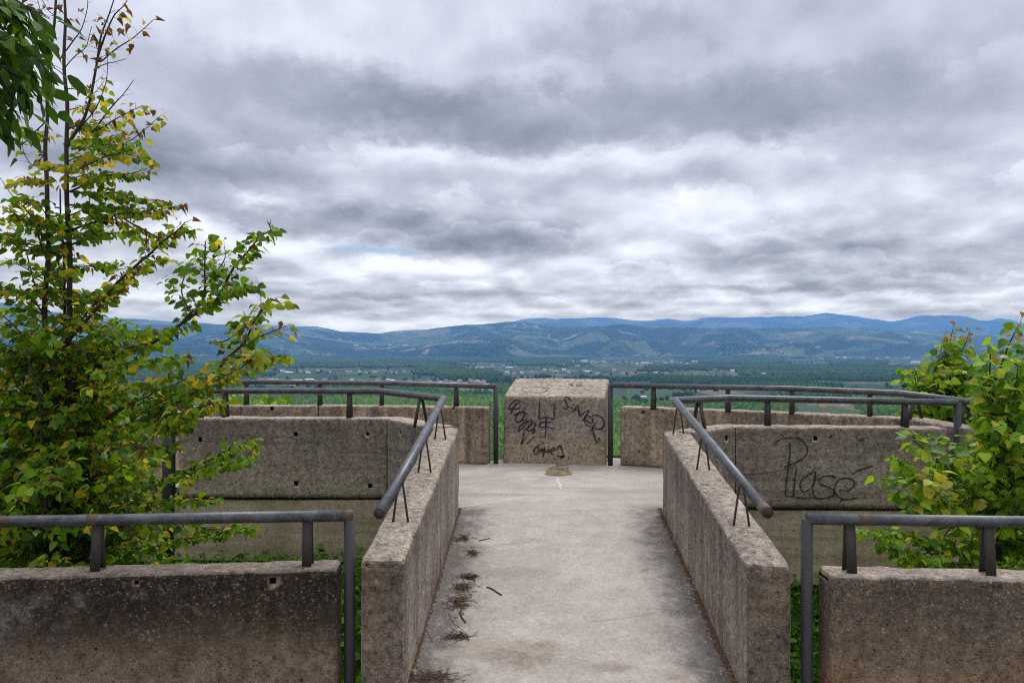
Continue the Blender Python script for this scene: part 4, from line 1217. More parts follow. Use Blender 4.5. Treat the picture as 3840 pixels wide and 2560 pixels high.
def twig_pts(c, L, a, h):
    k = 4; pts = []
    for i in range(k + 1):
        f = i / k - .5
        p = Vector((c.x + math.cos(a) * f * L, c.y + math.sin(a) * f * L, 0)) + mnoise.noise_vector(Vector((c.x * 31 + i * .9, c.y * 29 + a, L * 50))) * L * .10
        p.z = fz(p) + h * (1 - .6 * abs(f)) + .004; pts.append(p)
    return pts
def pile(spots, label, n, LL=(.03, .09)):
    c0 = on_floor(*spots[0][:2]); root = empty('twig_pile', c0, label, 'debris', 'twig litter on the ramp')
    lf = MB()
    for (u, v, a, b) in spots:
        c = on_floor(u, v); m = MB()
        for i in range(int(n * 1.7)):
            t = rnd.random() * 6.283; r_ = min(1.7, abs(rnd.gauss(0, .52)))
            q = Vector((c.x + a * r_ * math.cos(t), c.y + b * r_ * math.sin(t), 0))
            m.tube(twig_pts(q, rnd.uniform(*LL), rnd.random() * 3.14, rnd.random() * .030 * max(.05, 1 - r_ * .6)), rnd.uniform(.0010, .0026), 5, mi=rnd.random() < .4)
        m.build('twigs', [TWIG, TWIG_D], root)
    for (u, v, a, b) in spots:
        c = on_floor(u, v)
        for i in range(3):
            q = Vector((c.x + rnd.uniform(-a, a) * .8, c.y + rnd.uniform(-b, b) * .8, 0)); q.z = fz(q) + .03; an = rnd.random() * 6
            dx, dy = math.cos(an) * .018, math.sin(an) * .018
            lf.add([(q.x - dx, q.y - dy, q.z), (q.x + dy * .5, q.y - dx * .5, q.z + .006), (q.x + dx, q.y + dy, q.z + .004), (q.x - dy * .5, q.y + dx * .5, q.z + .008)], [(0, 1, 2, 3)])
    lf.build('leaf_scraps', LITTER, root)
pile([(1066, 1236, .10, .09), (1085, 1270, .07, .10)], 'loose twig heap farthest up the ramp by the left wall', 30)
pile([(1078, 1326, .11, .06), (1066, 1350, .11, .11)], 'flat brown twig heap with green scraps halfway along the left ramp wall', 55)
pile([(1055, 1386, .11, .14)], 'dense nest-like twig heap just below the middle heap on the ramp', 95)
pile([(1048, 1462, .13, .04)], 'small bundle of crossed twigs alone near the lower left of the ramp', 26, (.06, .15))
pile([(990, 1556, .16, .05)], 'twig heap at the foot of the ramp touching the bottom of the picture', 40, (.06, .18))
def twig(pts, r_, label):
    m = MB(); P = []
    for u, v in pts: q = on_floor(u, v); q.z += r_; P.append(q)
    m.tube(smooth_line(P, 4), r_, 6); tag(m.build('twig', TWIG_D), label, 'twig')
twig([(1118, 1349), (1128, 1352), (1142, 1361), (1152, 1367)], .0055, 'single bent twig lying apart on the ramp, right of the heaps')
twig([(1056, 1404), (1062, 1420), (1070, 1430)], .006, 'thick short twig between the nest-like heap and the crossed bundle')
twig([(1100, 1242), (1126, 1236)], .004, 'thin straight twig to the right of the farthest heap')
twig([(1032, 1408), (1036, 1422), (1048, 1436), (1056, 1440)], .0018, 'hair thin curved stem beside the thick short twig')
def moss(side):
    m = MB()
    for i in range(1500):
        y = rnd.uniform(4.4, 7.85) ; x = (rx(y) + abs(rnd.gauss(0, .010))) if side < 0 else (rxr(y) - abs(rnd.gauss(0, .022)))
        if mnoise.noise(Vector((side * 5, y * 2.2, 0))) < -.25 and rnd.random() < .6: continue
        s = rnd.uniform(.005, .013); z = ramp_z(y); k = rnd.uniform(.5, 1.0)
        vs = [(x + s * math.cos(t + i), y + s * 1.5 * math.sin(t + i), z - .002) for t in (0, 1.26, 2.51, 3.77, 5.03)] + [(x, y, z + s * k)]
        m.add(vs, [(j, (j + 1) % 5, 5) for j in range(5)])
    return m
MOSS = simple_mat('rusty_moss', (.090, .046, .020), .95, 0, .6, 14)
mo = moss(-1); m2 = moss(1); 
tag(mo.build('moss_strip', MOSS, smooth=False), kind='stuff'); tag(m2.build('moss_strip', MOSS, smooth=False), kind='stuff')
def grit():
    m = MB()
    for i in range(420):
        y = rnd.uniform(4.5, 7.6); s_ = rnd.random() < .5
        x = (rx(y) + abs(rnd.gauss(.05, .12))) if s_ else (rxr(y) - abs(rnd.gauss(.05, .14)))
        s = rnd.uniform(.003, .008); z = ramp_z(y)
        m.add([(x - s, y - s, z - .001), (x + s, y - s * .7, z - .001), (x + s * .6, y + s, z - .001), (x - s * .8, y + s * .8, z - .001), (x, y, z + s)], [(0, 1, 4), (1, 2, 4), (2, 3, 4), (3, 0, 4)])
    return m
tag(grit().build('grit', simple_mat('pale_grit', (.42, .38, .34), .9, 0, .4, 60), smooth=False), kind='stuff')
# ------------------------------------------------------------------ leaves
LEAF_P = np.array([(0, 0), (.10, 0), (.32, 0), (.58, 0), (.82, 0), (1.04, 0), (-.02, .20), (.20, .43), (.52, .43), (.80, .23), (-.02, -.20), (.20, -.43), (.52, -.43), (.80, -.23)])
LEAF_L = np.array([(0, 0), (.15, 0), (.38, 0), (.62, 0), (.84, 0), (1.02, 0), (.08, .09), (.32, .21), (.60, .21), (.84, .10), (.08, -.09), (.32, -.21), (.60, -.21), (.84, -.10)])
LEAF_T = np.array([(0, 1, 6), (1, 7, 6), (1, 2, 7), (2, 8, 7), (2, 3, 8), (3, 9, 8), (3, 4, 9), (4, 5, 9), (0, 10, 1), (1, 10, 11), (1, 11, 2), (2, 11, 12), (2, 12, 3), (3, 12, 13), (3, 13, 4), (4, 13, 5)])
def norm(a): return a / np.maximum(1e-9, np.linalg.norm(a, axis=1, keepdims=True))
LEAF_R = LEAF_P * np.array([1.0, 1.08])
class Leaves:
    def __init__(s): s.p = []; s.d = []; s.n = []; s.s = []; s.c = []; s.fold = []; s.curl = []
    def add(s, p, d, n, size, col, fold=.25, curl=.15):
        s.p.append(p[:]); s.d.append(d[:]); s.n.append(n[:]); s.s.append(size); s.c.append(col); s.fold.append(fold); s.curl.append(curl)
    def build(s, name, mat, parent, shape=LEAF_P):
        p = np.array(s.p); d = norm(np.array(s.d)); n = np.array(s.n); sz = np.array(s.s)[:, None, None]
        side = norm(np.cross(n, d)); n = np.cross(d, side)
        N = len(p); k = len(shape)
        lx = np.repeat(shape[None, :, 0], N, 0); ly = np.repeat(shape[None, :, 1], N, 0)
        ly = ly * (1 + (nr.random((N, k)) - .5) * .22); lx = lx + (nr.random((N, k)) - .5) * .05
        fold = np.array(s.fold)[:, None]; curl = np.array(s.curl)[:, None]
        lz = np.abs(ly) * fold - curl * lx ** 2 + (nr.random((N, k)) - .5) * .07
        ly = ly * (1 - np.clip(fold, 0, 1.6) * .35)
        V = p[:, None, :] + sz * (lx[..., None] * d[:, None] + ly[..., None] * side[:, None] + lz[..., None] * n[:, None])
        col = np.repeat(np.array(s.c)[:, None, :], k, 1)
        # paler midrib, darker rim: the colour pattern of a leaf
        col = col * (1 + (nr.random((N, k, 1)) - .5) * .25); col[:, :6] *= 1.10
        col = np.concatenate([col, np.ones((N, k, 1))], 2).reshape(-1, 4)
        Fq = (LEAF_T[None] + (np.arange(N) * k)[:, None, None]).reshape(-1, 3)
        o = np_mesh(name, V.reshape(-1, 3), Fq, mat, True, np.clip(col, 0, 1))
        if parent is not None:
            o.parent = parent; o.matrix_parent_inverse = Matrix.Translation(-parent.location)
        return o
LEAFM = tint_mat('leaf', .55, .5, .25)
BARK = simple_mat('dark_bark', (.040, .030, .025), .9, 0, .45, 22)
GREENS = [(.105, .215, .006), (.145, .265, .008), (.070, .155, .008), (.19, .30, .012), (.055, .125, .008)]
YELLOWS = [(.44, .37, .020), (.32, .32, .020), (.52, .39, .025), (.24, .28, .018), (.20, .26, .016)]
BROWNS = [(.17, .075, .035), (.12, .055, .028), (.22, .11, .05), (.15, .085, .05)]
LIME = [(.150, .285, .008), (.215, .36, .014), (.100, .205, .008), (.28, .41, .022), (.065, .150, .008)]
TIPS = [(.26, .13, .05), (.30, .22, .06)]
def jit(c, a=.18):
    k = 1 + rnd.uniform(-a, a); return (c[0] * k, c[1] * k, c[2] * k)
def rv(s=1.0): return Vector((rnd.gauss(0, s), rnd.gauss(0, s), rnd.gauss(0, s)))

def polyline_len(P): return sum((b - a).length for a, b in zip(P, P[1:]))
def walk(P, f):
    L = polyline_len(P) * f; 
    for a, b in zip(P, P[1:]):
        l = (b - a).length
        if L <= l or b is P[-1]: return a.lerp(b, min(1, L / max(l, 1e-6))), (b - a).normalized()
        L -= l
def grow(wood, lv, P, r0, r1, dens, pal, size=.085, start=.12, twig=(.08, .26), mixf=None, flat=.55, droop=.5, nside=6, per=.038):
    """one limb with its side twigs and their leaves. dens: twigs per metre; pal(f, pos) -> (colour, fold, curl, size factor) or None"""
    n = len(P); wood.tube(P, [r0 + (r1 - r0) * (i / (n - 1)) for i in range(n)], nside, cap=True)
    L = polyline_len(P); k = max(1, int(L * dens)); side = 1
    for i in range(k + 1):
        f = start + (1 - start) * (i + rnd.random() * .6) / (k + .6)
        if f > 1: f = 1
        p, d = walk(P, f)
        side = -side
        last = i == k
        if last: td = d + rv(.15)
        else:
            h = Vector((-d.y, d.x, 0)) if abs(d.z) < .9 else Vector((math.cos(i * 2.4), math.sin(i * 2.4), 0))
            if h.length < .2: h = rv(1); h.z = 0
            h.normalize()
            if abs(d.z) > .65:
                a = i * 2.4 + rnd.random(); h = Vector((math.cos(a), math.sin(a), 0)); td = d * .45 + h + Vector((0, 0, .15))
            else: td = d * rnd.uniform(.5, 1.0) + h * side * rnd.uniform(.5, 1.0) + Vector((0, 0, rnd.uniform(-.25, .4)))
        td.normalize()
        tl = rnd.uniform(*twig) * (1 - .62 * f)
        Q = [p]; dd = td.copy()
        steps = 4
        for s_ in range(steps):
            dd = (dd + rv(.10) + Vector((0, 0, -.05))).normalized(); Q.append(Q[-1] + dd * tl / steps)
        wood.tube(Q, [max(.0016, r1 * .75) * (1 - .6 * j / steps) for j in range(steps + 1)], 4, cap=False)
        m = max(1, int(tl / per)); ls = 1
        for j in range(m + 1):
            g = (j + .6) / (m + .6); q, qd = walk(Q, min(1, g)); ls = -ls
            res = pal(f, q)
            if res is None: continue
            col, fold, curl, sf = res
            h = qd.cross(Vector((0, 0, 1)))
            if h.length < .1: h = Vector((1, 0, 0))
            h.normalize()
            ld = qd * (.55 if j < m else 1.2) + h * ls * rnd.uniform(.5, 1.0) + Vector((0, 0, -droop * rnd.uniform(.3, 1.4))) + rv(.18)
            nn = Vector((0, 0, 1)) * flat + rv(.42) + Vector((0, -.25, 0)) + h * ls * .2
            ld.normalize()
            pt = q + ld * size * .22
            lv.add(pt, ld, nn, size * sf * (.55 + .65 * rnd.random() ** .7), jit(col), fold, curl)
def pal_mix(gy, by, bare=0.0, greens=GREENS):
    """gy: share of yellow leaves, by: share of curled brown ones, bare: share of missing ones"""
    def f(t, q):
        x = rnd.random()
        patch = mnoise.noise(Vector(q) * 2.3) * .5
        if x < bare: return None
        y = rnd.random()
        if y < by * (1 + patch): return rnd.choice(BROWNS), rnd.uniform(.8, 1.7), rnd.uniform(.3, .9), .85
        if y < by + gy * (1 + 1.6 * patch): return rnd.choice(YELLOWS), rnd.uniform(.15, .5), rnd.uniform(.1, .4), .95
        return rnd.choice(greens), rnd.uniform(.1, .42), rnd.uniform(.05, .35), 1.0
    return f

# ------------------------------------------------------------------ the yellowing tree in the left foreground
def path3(pts, Y0, Y1, wig=.03):
    n = len(pts); P = []
    for i, (u, v) in enumerate(pts):
        P.append(at(u, v, Y0 + (Y1 - Y0) * i / (n - 1)))
    S = smooth_line(P, 4)
    return [p + mnoise.noise_vector(p * 2.5) * wig for p in S]
def left_tree():
    T0 = 6.35
    base = Vector(((120 - CU) / F * T0, T0, land(-3.6, T0) - .1))
    root = empty('lime_tree', base, 'slender many stemmed tree with green, yellow and brown leaves in the left foreground', 'tree')
    wd = MB(); lv = Leaves()
    def stem(pts, Y0, Y1, r0, r1):
        P = path3(pts, Y0, Y1, .02); g = Vector((P[0].x + .02, P[0].y, land(P[0].x, P[0].y) - .1))
        P = [g] + P; n = len(P)
        wd.tube(P, [r0 + (r1 - r0) * i / (n - 1) for i in range(n)], 9); return P
    A = stem([(120, 1320), (122, 1180), (120, 1038), (105, 912), (97, 824), (100, 771), (109, 630), (111, 469), (105, 351), (107, 273), (113, 164), (129, 20), (132, -60)], T0, T0 + .15, .033, .008)
    B = stem([(152, 1320), (158, 1180), (161, 1038), (155, 947), (165, 877), (157, 796), (162, 736), (160, 630), (158, 469), (154, 340), (150, 203), (146, 98), (148, 0), (150, -80)], T0 + .12, T0 - .05, .036, .008)
    stem([(152, 940), (150, 830), (149, 736), (145, 620), (141, 525), (138, 430)], T0 + .2, T0 + .35, .018, .006)
    stem([(128, 1320), (104, 1160), (98, 1020), (84, 900), (60, 800)], T0 - .1, T0 - .35, .02, .008)
    # limbs: bearing points, depth at start and end, radius, twigs per metre, yellow, brown, bare
    G = lambda pts, Y1, r, dens, gy, by, bare=0.0, size=.085, twig=(.07, .21), start=.12, Y0=T0: grow(wd, lv, path3(pts, Y0, Y1), r, max(.002, r * .25), dens * 1.75, pal_mix(gy * 1.1, by * .9, bare), size * .74, start, twig)
    # upper, thin and half bare
    G([(154, 340), (176, 297), (191, 265), (211, 195), (223, 144), (234, 78), (252, 30), (268, -20)], T0 - .1, .015, 7, .10, .75, .72)
    G([(223, 144), (238, 95), (252, 60), (268, 30), (290, 6), (300, -20)], T0 - .2, .009, 10, .15, .7, .45)
    G([(234, 146), (268, 118), (305, 90), (330, 66), (351, 43)], T0 - .3, .006, 8, .25, .7, .45)
    G([(211, 304), (242, 265), (268, 240), (289, 219), (312, 183)], T0 - .2, .008, 7, 0, .8, .93)
    G([(176, 297), (215, 250), (245, 190), (250, 140)], T0 - .4, .006, 6, 0, .9, .92)
    G([(223, 160), (255, 150), (290, 138)], T0 - .4, .004, 7, 0, .6, .95)
    G([(220, 300), (255, 280), (289, 265), (332, 246)], T0 - .3, .007, 15, .85, .12, .12, .09)
    G([(270, 330), (300, 322), (336, 297), (371, 272)], T0 - .3, .005, 11, .35, .45, .35)
    G([(168, 345), (200, 336), (234, 328), (275, 330), (308, 330)], T0 - .4, .008, 20, .12, .03, .0)
    G([(176, 395), (215, 370), (254, 352), (300, 352), (344, 362)], T0 - .3, .008, 17, .62, .06, .1)
    G([(168, 440), (200, 420), (234, 406), (290, 398), (336, 388)], T0 - .4, .009, 17, .45, .04, .05)
    G([(164, 441), (220, 440), (273, 446), (312, 457), (375, 462)], T0 - .35, .010, 19, .18, .05, .0)
    G([(161, 470), (215, 468), (260, 474), (330, 480)], T0 - .1, .009, 20, .10, .02, 0)
    G([(168, 525), (220, 505), (273, 490), (320, 492), (365, 490), (414, 472)], T0 - .35, .010, 17, .35, .22, .10)
    G([(273, 490), (320, 520), (365, 545), (400, 530), (440, 535)], T0 - .5, .008, 15, .45, .12, .15)
    G([(158, 560), (220, 545), (290, 540), (340, 560)], T0 + .3, .010, 19, .15, .03, .05)
    G([(150, 203), (180, 205), (210, 215), (240, 190)], T0 - .2, .005, 13, .6, .25, .25)
    G([(150, 250), (185, 240), (215, 235)], T0 + .2, .005, 17, .75, .05, .1); G([(152, 290), (190, 300), (235, 290)], T0 + .2, .006, 17, .8, .05, .1)
    G([(107, 273), (80, 300), (50, 330), (10, 310)], T0 + .3, .006, 6, .3, .6, .7)
    G([(105, 351), (80, 380), (60, 350), (50, 310)], T0 + .3, .005, 9, .3, .55, .5)
    G([(150, 120), (165, 90), (185, 60), (200, 20), (205, -20)], T0 - .3, .006, 7, .05, .8, .8)
    G([(118, 110), (105, 70), (95, 30), (85, -20)], T0 + .3, .006, 9, .05, .8, .6); G([(148, 60), (130, 40), (110, 20), (95, -10)], T0, .005, 9, .05, .85, .6)
    G([(150, 160), (170, 130), (196, 110), (216, 70)], T0 - .4, .005, 8, .1, .8, .7)
    for (u, v, e) in ((150, 300, 60), (150, 340, 90), (108, 320, -50), (152, 380, 60), (108, 400, 55), (110, 430, -60), (156, 420, 70), (109, 480, -70)):
        G([(u, v), (u + e * .5, v - 18), (u + e, v - 14)], T0 + rnd.uniform(-.5, .5), .006, 20, .55, .08, .08)
    # the spreading middle limbs
    G([(105, 824), (140, 795), (176, 761), (225, 708), (267, 655), (316, 606), (345, 580), (373, 553), (405, 530), (425, 508)], T0 - .5, .017, 15, .40, .12, .10, start=.22)
    G([(170, 764), (205, 720), (239, 680), (290, 640), (340, 610), (370, 600)], T0 + .3, .010, 19, .22, .03, 0)
    G([(207, 778), (240, 766), (267, 761), (320, 762), (380, 761)], T0 - .5, .009, 18, .2, .04, 0)
    G([(169, 828), (225, 815), (281, 796), (320, 790), (352, 785), (408, 754), (440, 720), (457, 701), (468, 665), (473, 631), (476, 595), (475, 560)], T0 - .75, .017, 17, .16, .05, .02, start=.2)
    G([(408, 754), (450, 720), (492, 687), (525, 640), (548, 606), (575, 575), (591, 555), (612, 535), (630, 524)], T0 - .85, .012, 22, .05, .03, 0, Y0=T0 - .5)
    G([(470, 660), (500, 625), (520, 595), (515, 565)], T0 - .5, .007, 24, .12, .03, 0, Y0=T0 - .6); G([(440, 720), (420, 670), (430, 620), (455, 590)], T0 - .3, .007, 20, .25, .06, .03, Y0=T0 - .6)
    G([(492, 687), (530, 665), (560, 660), (575, 655)], T0 - .9, .006, 22, .1, .1, 0, Y0=T0 - .6)
    G([(246, 961), (316, 922), (365, 915), (415, 912), (450, 890), (475, 870), (500, 850), (517, 828), (540, 805), (562, 782), (580, 750), (598, 715), (612, 690)], T0 - 1.1, .016, 14, .40, .10, .08, start=.2)
    G([(598, 715), (612, 700), (625, 685), (648, 692)], T0 - 1.2, .004, 17, .75, .22, .2, Y0=T0 - 1.1); G([(580, 740), (600, 700), (595, 650)], T0 - 1.2, .003, 4, .3, .4, .75, Y0=T0 - 1.05)
    G([(562, 782), (592, 770), (619, 761), (645, 752), (672, 740)], T0 - 1.3, .005, 9, .40, .30, .45, Y0=T0 - 1.0)
    G([(517, 828), (560, 815), (590, 822), (615, 824), (645, 817)], T0 - 1.3, .006, 16, .50, .25, .12, Y0=T0 - .9)
    G([(450, 890), (500, 870), (545, 845), (590, 800)], T0 - 1.2, .007, 18, .42, .06, .05, Y0=T0 - .8); G([(480, 790), (520, 780), (560, 745), (585, 728)], T0 - .9, .006, 18, .30, .04, .05, Y0=T0 - .6)
    G([(176, 1000), (230, 990), (295, 975), (345, 955), (387, 930), (420, 915), (450, 898), (480, 890)], T0 - .9, .016, 14, .28, .07, .05, start=.18)
    G([(387, 930), (430, 935), (480, 930), (500, 925)], T0 - 1.1, .005, 12, .4, .1, .1, Y0=T0 - .7)
    G([(197, 926), (230, 895), (246, 863), (280, 835), (309, 817), (318, 800)], T0 - .3, .010, 17, .2, .03, 0)
    G([(300, 960), (340, 975), (390, 965), (430, 955)], T0 - .9, .006, 15, .25, .05, .05, Y0=T0 - .4)
    for pts in ([(300, 965), (360, 930), (420, 900), (470, 878)], [(320, 975), (390, 955), (450, 945), (490, 935)], [(300, 950), (350, 905), (400, 880), (440, 862)], [(330, 985), (385, 985), (430, 968)],
                [(180, 900), (260, 890), (340, 880), (400, 850)], [(190, 860), (270, 840), (350, 830), (420, 820)], [(200, 1010), (280, 1020), (350, 1030), (400, 1020)]):
        G(pts, T0 - .8, .006, 18, .25, .05, .02, Y0=T0 - .3)
    # left hand limbs
    G([(100, 835), (70, 795), (42, 764), (20, 735), (-10, 705)], T0 + .2, .011, 15, .22, .04, .03)
    G([(100, 860), (70, 830), (30, 800), (-10, 780)], T0 - .4, .010, 15, .25, .04, .03)
    G([(88, 666), (72, 610), (53, 560), (36, 530), (18, 508)], T0 + .3, .007, 10, .35, .12, .25)
    G([(94, 568), (80, 525), (62, 486), (30, 450), (0, 410)], T0 - .3, .007, 6, .3, .2, .7); G([(75, 510), (45, 500), (15, 470)], T0 - .4, .005, 11, .6, .2, .3)
    G([(100, 720), (75, 690), (40, 672), (5, 650)], T0 - .3, .008, 14, .25, .05, .1); G([(100, 640), (70, 620), (35, 600), (10, 590)], T0 + .3, .006, 9, .4, .1, .35)
    G([(100, 950), (60, 930), (20, 900), (-20, 890)], T0 - .3, .009, 16, .2, .04, 0); G([(100, 1000), (50, 985), (0, 960)], T0 + .3, .009, 16, .2, .03, 0)
    # low limbs reaching right over the wall
    G([(187, 1097), (270, 1108), (352, 1105), (415, 1085), (469, 1058), (510, 1040), (547, 1019), (575, 1018)], T0 - .7, .012, 19, .10, .01, 0, start=.2)
    G([(400, 1090), (450, 1085), (500, 1070), (545, 1060), (575, 1038)], T0 - .9, .006, 20, .22, .01, 0, Y0=T0 - .5)
    G([(164, 1150), (250, 1160), (352, 1152), (430, 1150), (500, 1146)], T0 - .5, .011, 17, .16, .02, 0, start=.2)
    G([(200, 1250), (280, 1262), (352, 1253), (415, 1240), (469, 1230), (520, 1222), (570, 1212)], T0 - .6, .009, 17, .08, .01, 0, start=.2)
    G([(350, 1180), (420, 1200), (480, 1215), (540, 1210)], T0 - .4, .006, 15, .1, .02, 0, Y0=T0 - .4)
    # the bushy fill of the lower crown
    for i in range(200):
        S = A if i % 2 else B
        f = rnd.uniform(.12, .50) if i < 95 else rnd.uniform(.30, .70); p, d = walk(S, f)
        a = rnd.random() * 6.283; L = rnd.uniform(.45, 1.05) * (1.2 - f) * (1 if i < 95 else .75)
        dirv = Vector((math.cos(a), math.sin(a) * .85, rnd.uniform(-.05, .55))).normalized()
        if dirv.x > .5: L *= .95
        P = [p]
        for s_ in range(5):
            dirv = (dirv + rv(.10) + Vector((0, 0, .02))).normalized(); P.append(P[-1] + dirv * L / 5)
        grow(wd, lv, P, .008, .002, 25, pal_mix(.26, .02, 0), .072, .15, (.1, .28))
    for i in range(26):
        p = at(rnd.uniform(-40, 330), rnd.uniform(1050, 1275), T0 + rnd.uniform(-.6, .6)); a = rnd.random() * 6.283
        d = Vector((math.cos(a), math.sin(a), rnd.uniform(-.1, .5))).normalized(); P = [p - d * .3, p, p + d * .25, p + d * .45]
        grow(wd, lv, P, .006, .002, 27, pal_mix(.2, .02, 0), .072, .1, (.1, .26))
    wd.build('trunk', BARK, root); lv.build('crown', LEAFM, root)
    # dead wisp of bramble hanging in the crown
left_tree()

# ------------------------------------------------------------------ dark big-leaved branches hanging in at the upper left corner
def corner_tree():
    Y = 3.3; base = Vector((-3.3, 2.9, land(-3.3, 2.9)))
    root = empty('ash_tree', base, 'dark green big leaved tree hanging into the upper left corner', 'tree')
    wd = MB(); lv = Leaves()
    tr = [base + Vector((0, 0, -.3)), base + Vector((.05, 0, 1.5)), Vector((-3.2, 2.95, 1.9)), Vector((-3.05, 3.05, 3.6)), Vector((-2.9, 3.1, 4.6))]
    wd.tube(smooth_line(tr, 4), [.13 - .006 * i for i in range(17)], 10)
    DG = [(.038, .100, .008), (.030, .082, .008), (.060, .135, .010), (.022, .062, .008), (.085, .170, .012)]
    def limb(pts, Y0, Y1, r, dens, size=.10):
        P = path3(pts, Y0, Y1, .02)
        def pl(f, q): return rnd.choice(DG), rnd.uniform(.10, .4), rnd.uniform(.1, .45), 1.0
        grow(wd, lv, [Vector((-3.05, 3.0, P[0].z + .1))] + P, r, .003, dens * 2.1, pl, size, .25, (.10, .26), droop=.75, per=.05, flat=.7)
    limb([(-160, 40), (-90, 20), (-20, 15), (40, 40), (85, 75)], 3.1, 3.3, .018, 20)
    limb([(-160, 90), (-70, 80), (0, 85), (60, 110), (100, 145)], 3.1, 3.2, .016, 20)
    limb([(-160, 140), (-80, 140), (-10, 150), (50, 180), (90, 225)], 3.1, 3.3, .016, 20)
    limb([(-160, 190), (-90, 190), (-20, 205), (20, 240), (45, 265)], 3.2, 3.3, .014, 20)
    limb([(-160, 0), (-90, -25), (-10, -20), (40, 0), (70, 20)], 3.2, 3.4, .014, 20)
    limb([(-160, 60), (-90, 60), (-20, 60), (30, 70), (55, 90)], 3.5, 3.7, .014, 22); limb([(-160, 120), (-90, 110), (-20, 120), (20, 140), (60, 160)], 3.5, 3.7, .014, 22)
    limb([(-160, 250), (-110, 240), (-60, 245), (-20, 262), (5, 285)], 3.2, 3.2, .012, 18); limb([(-140, 170), (-80, 160), (-30, 170), (10, 190), (30, 215)], 3.6, 3.7, .012, 22)
    wd.build('trunk', BARK, root); lv.build('crown', tint_mat('dark_leaf', .62, .34, .2), root, LEAF_L)
corner_tree()

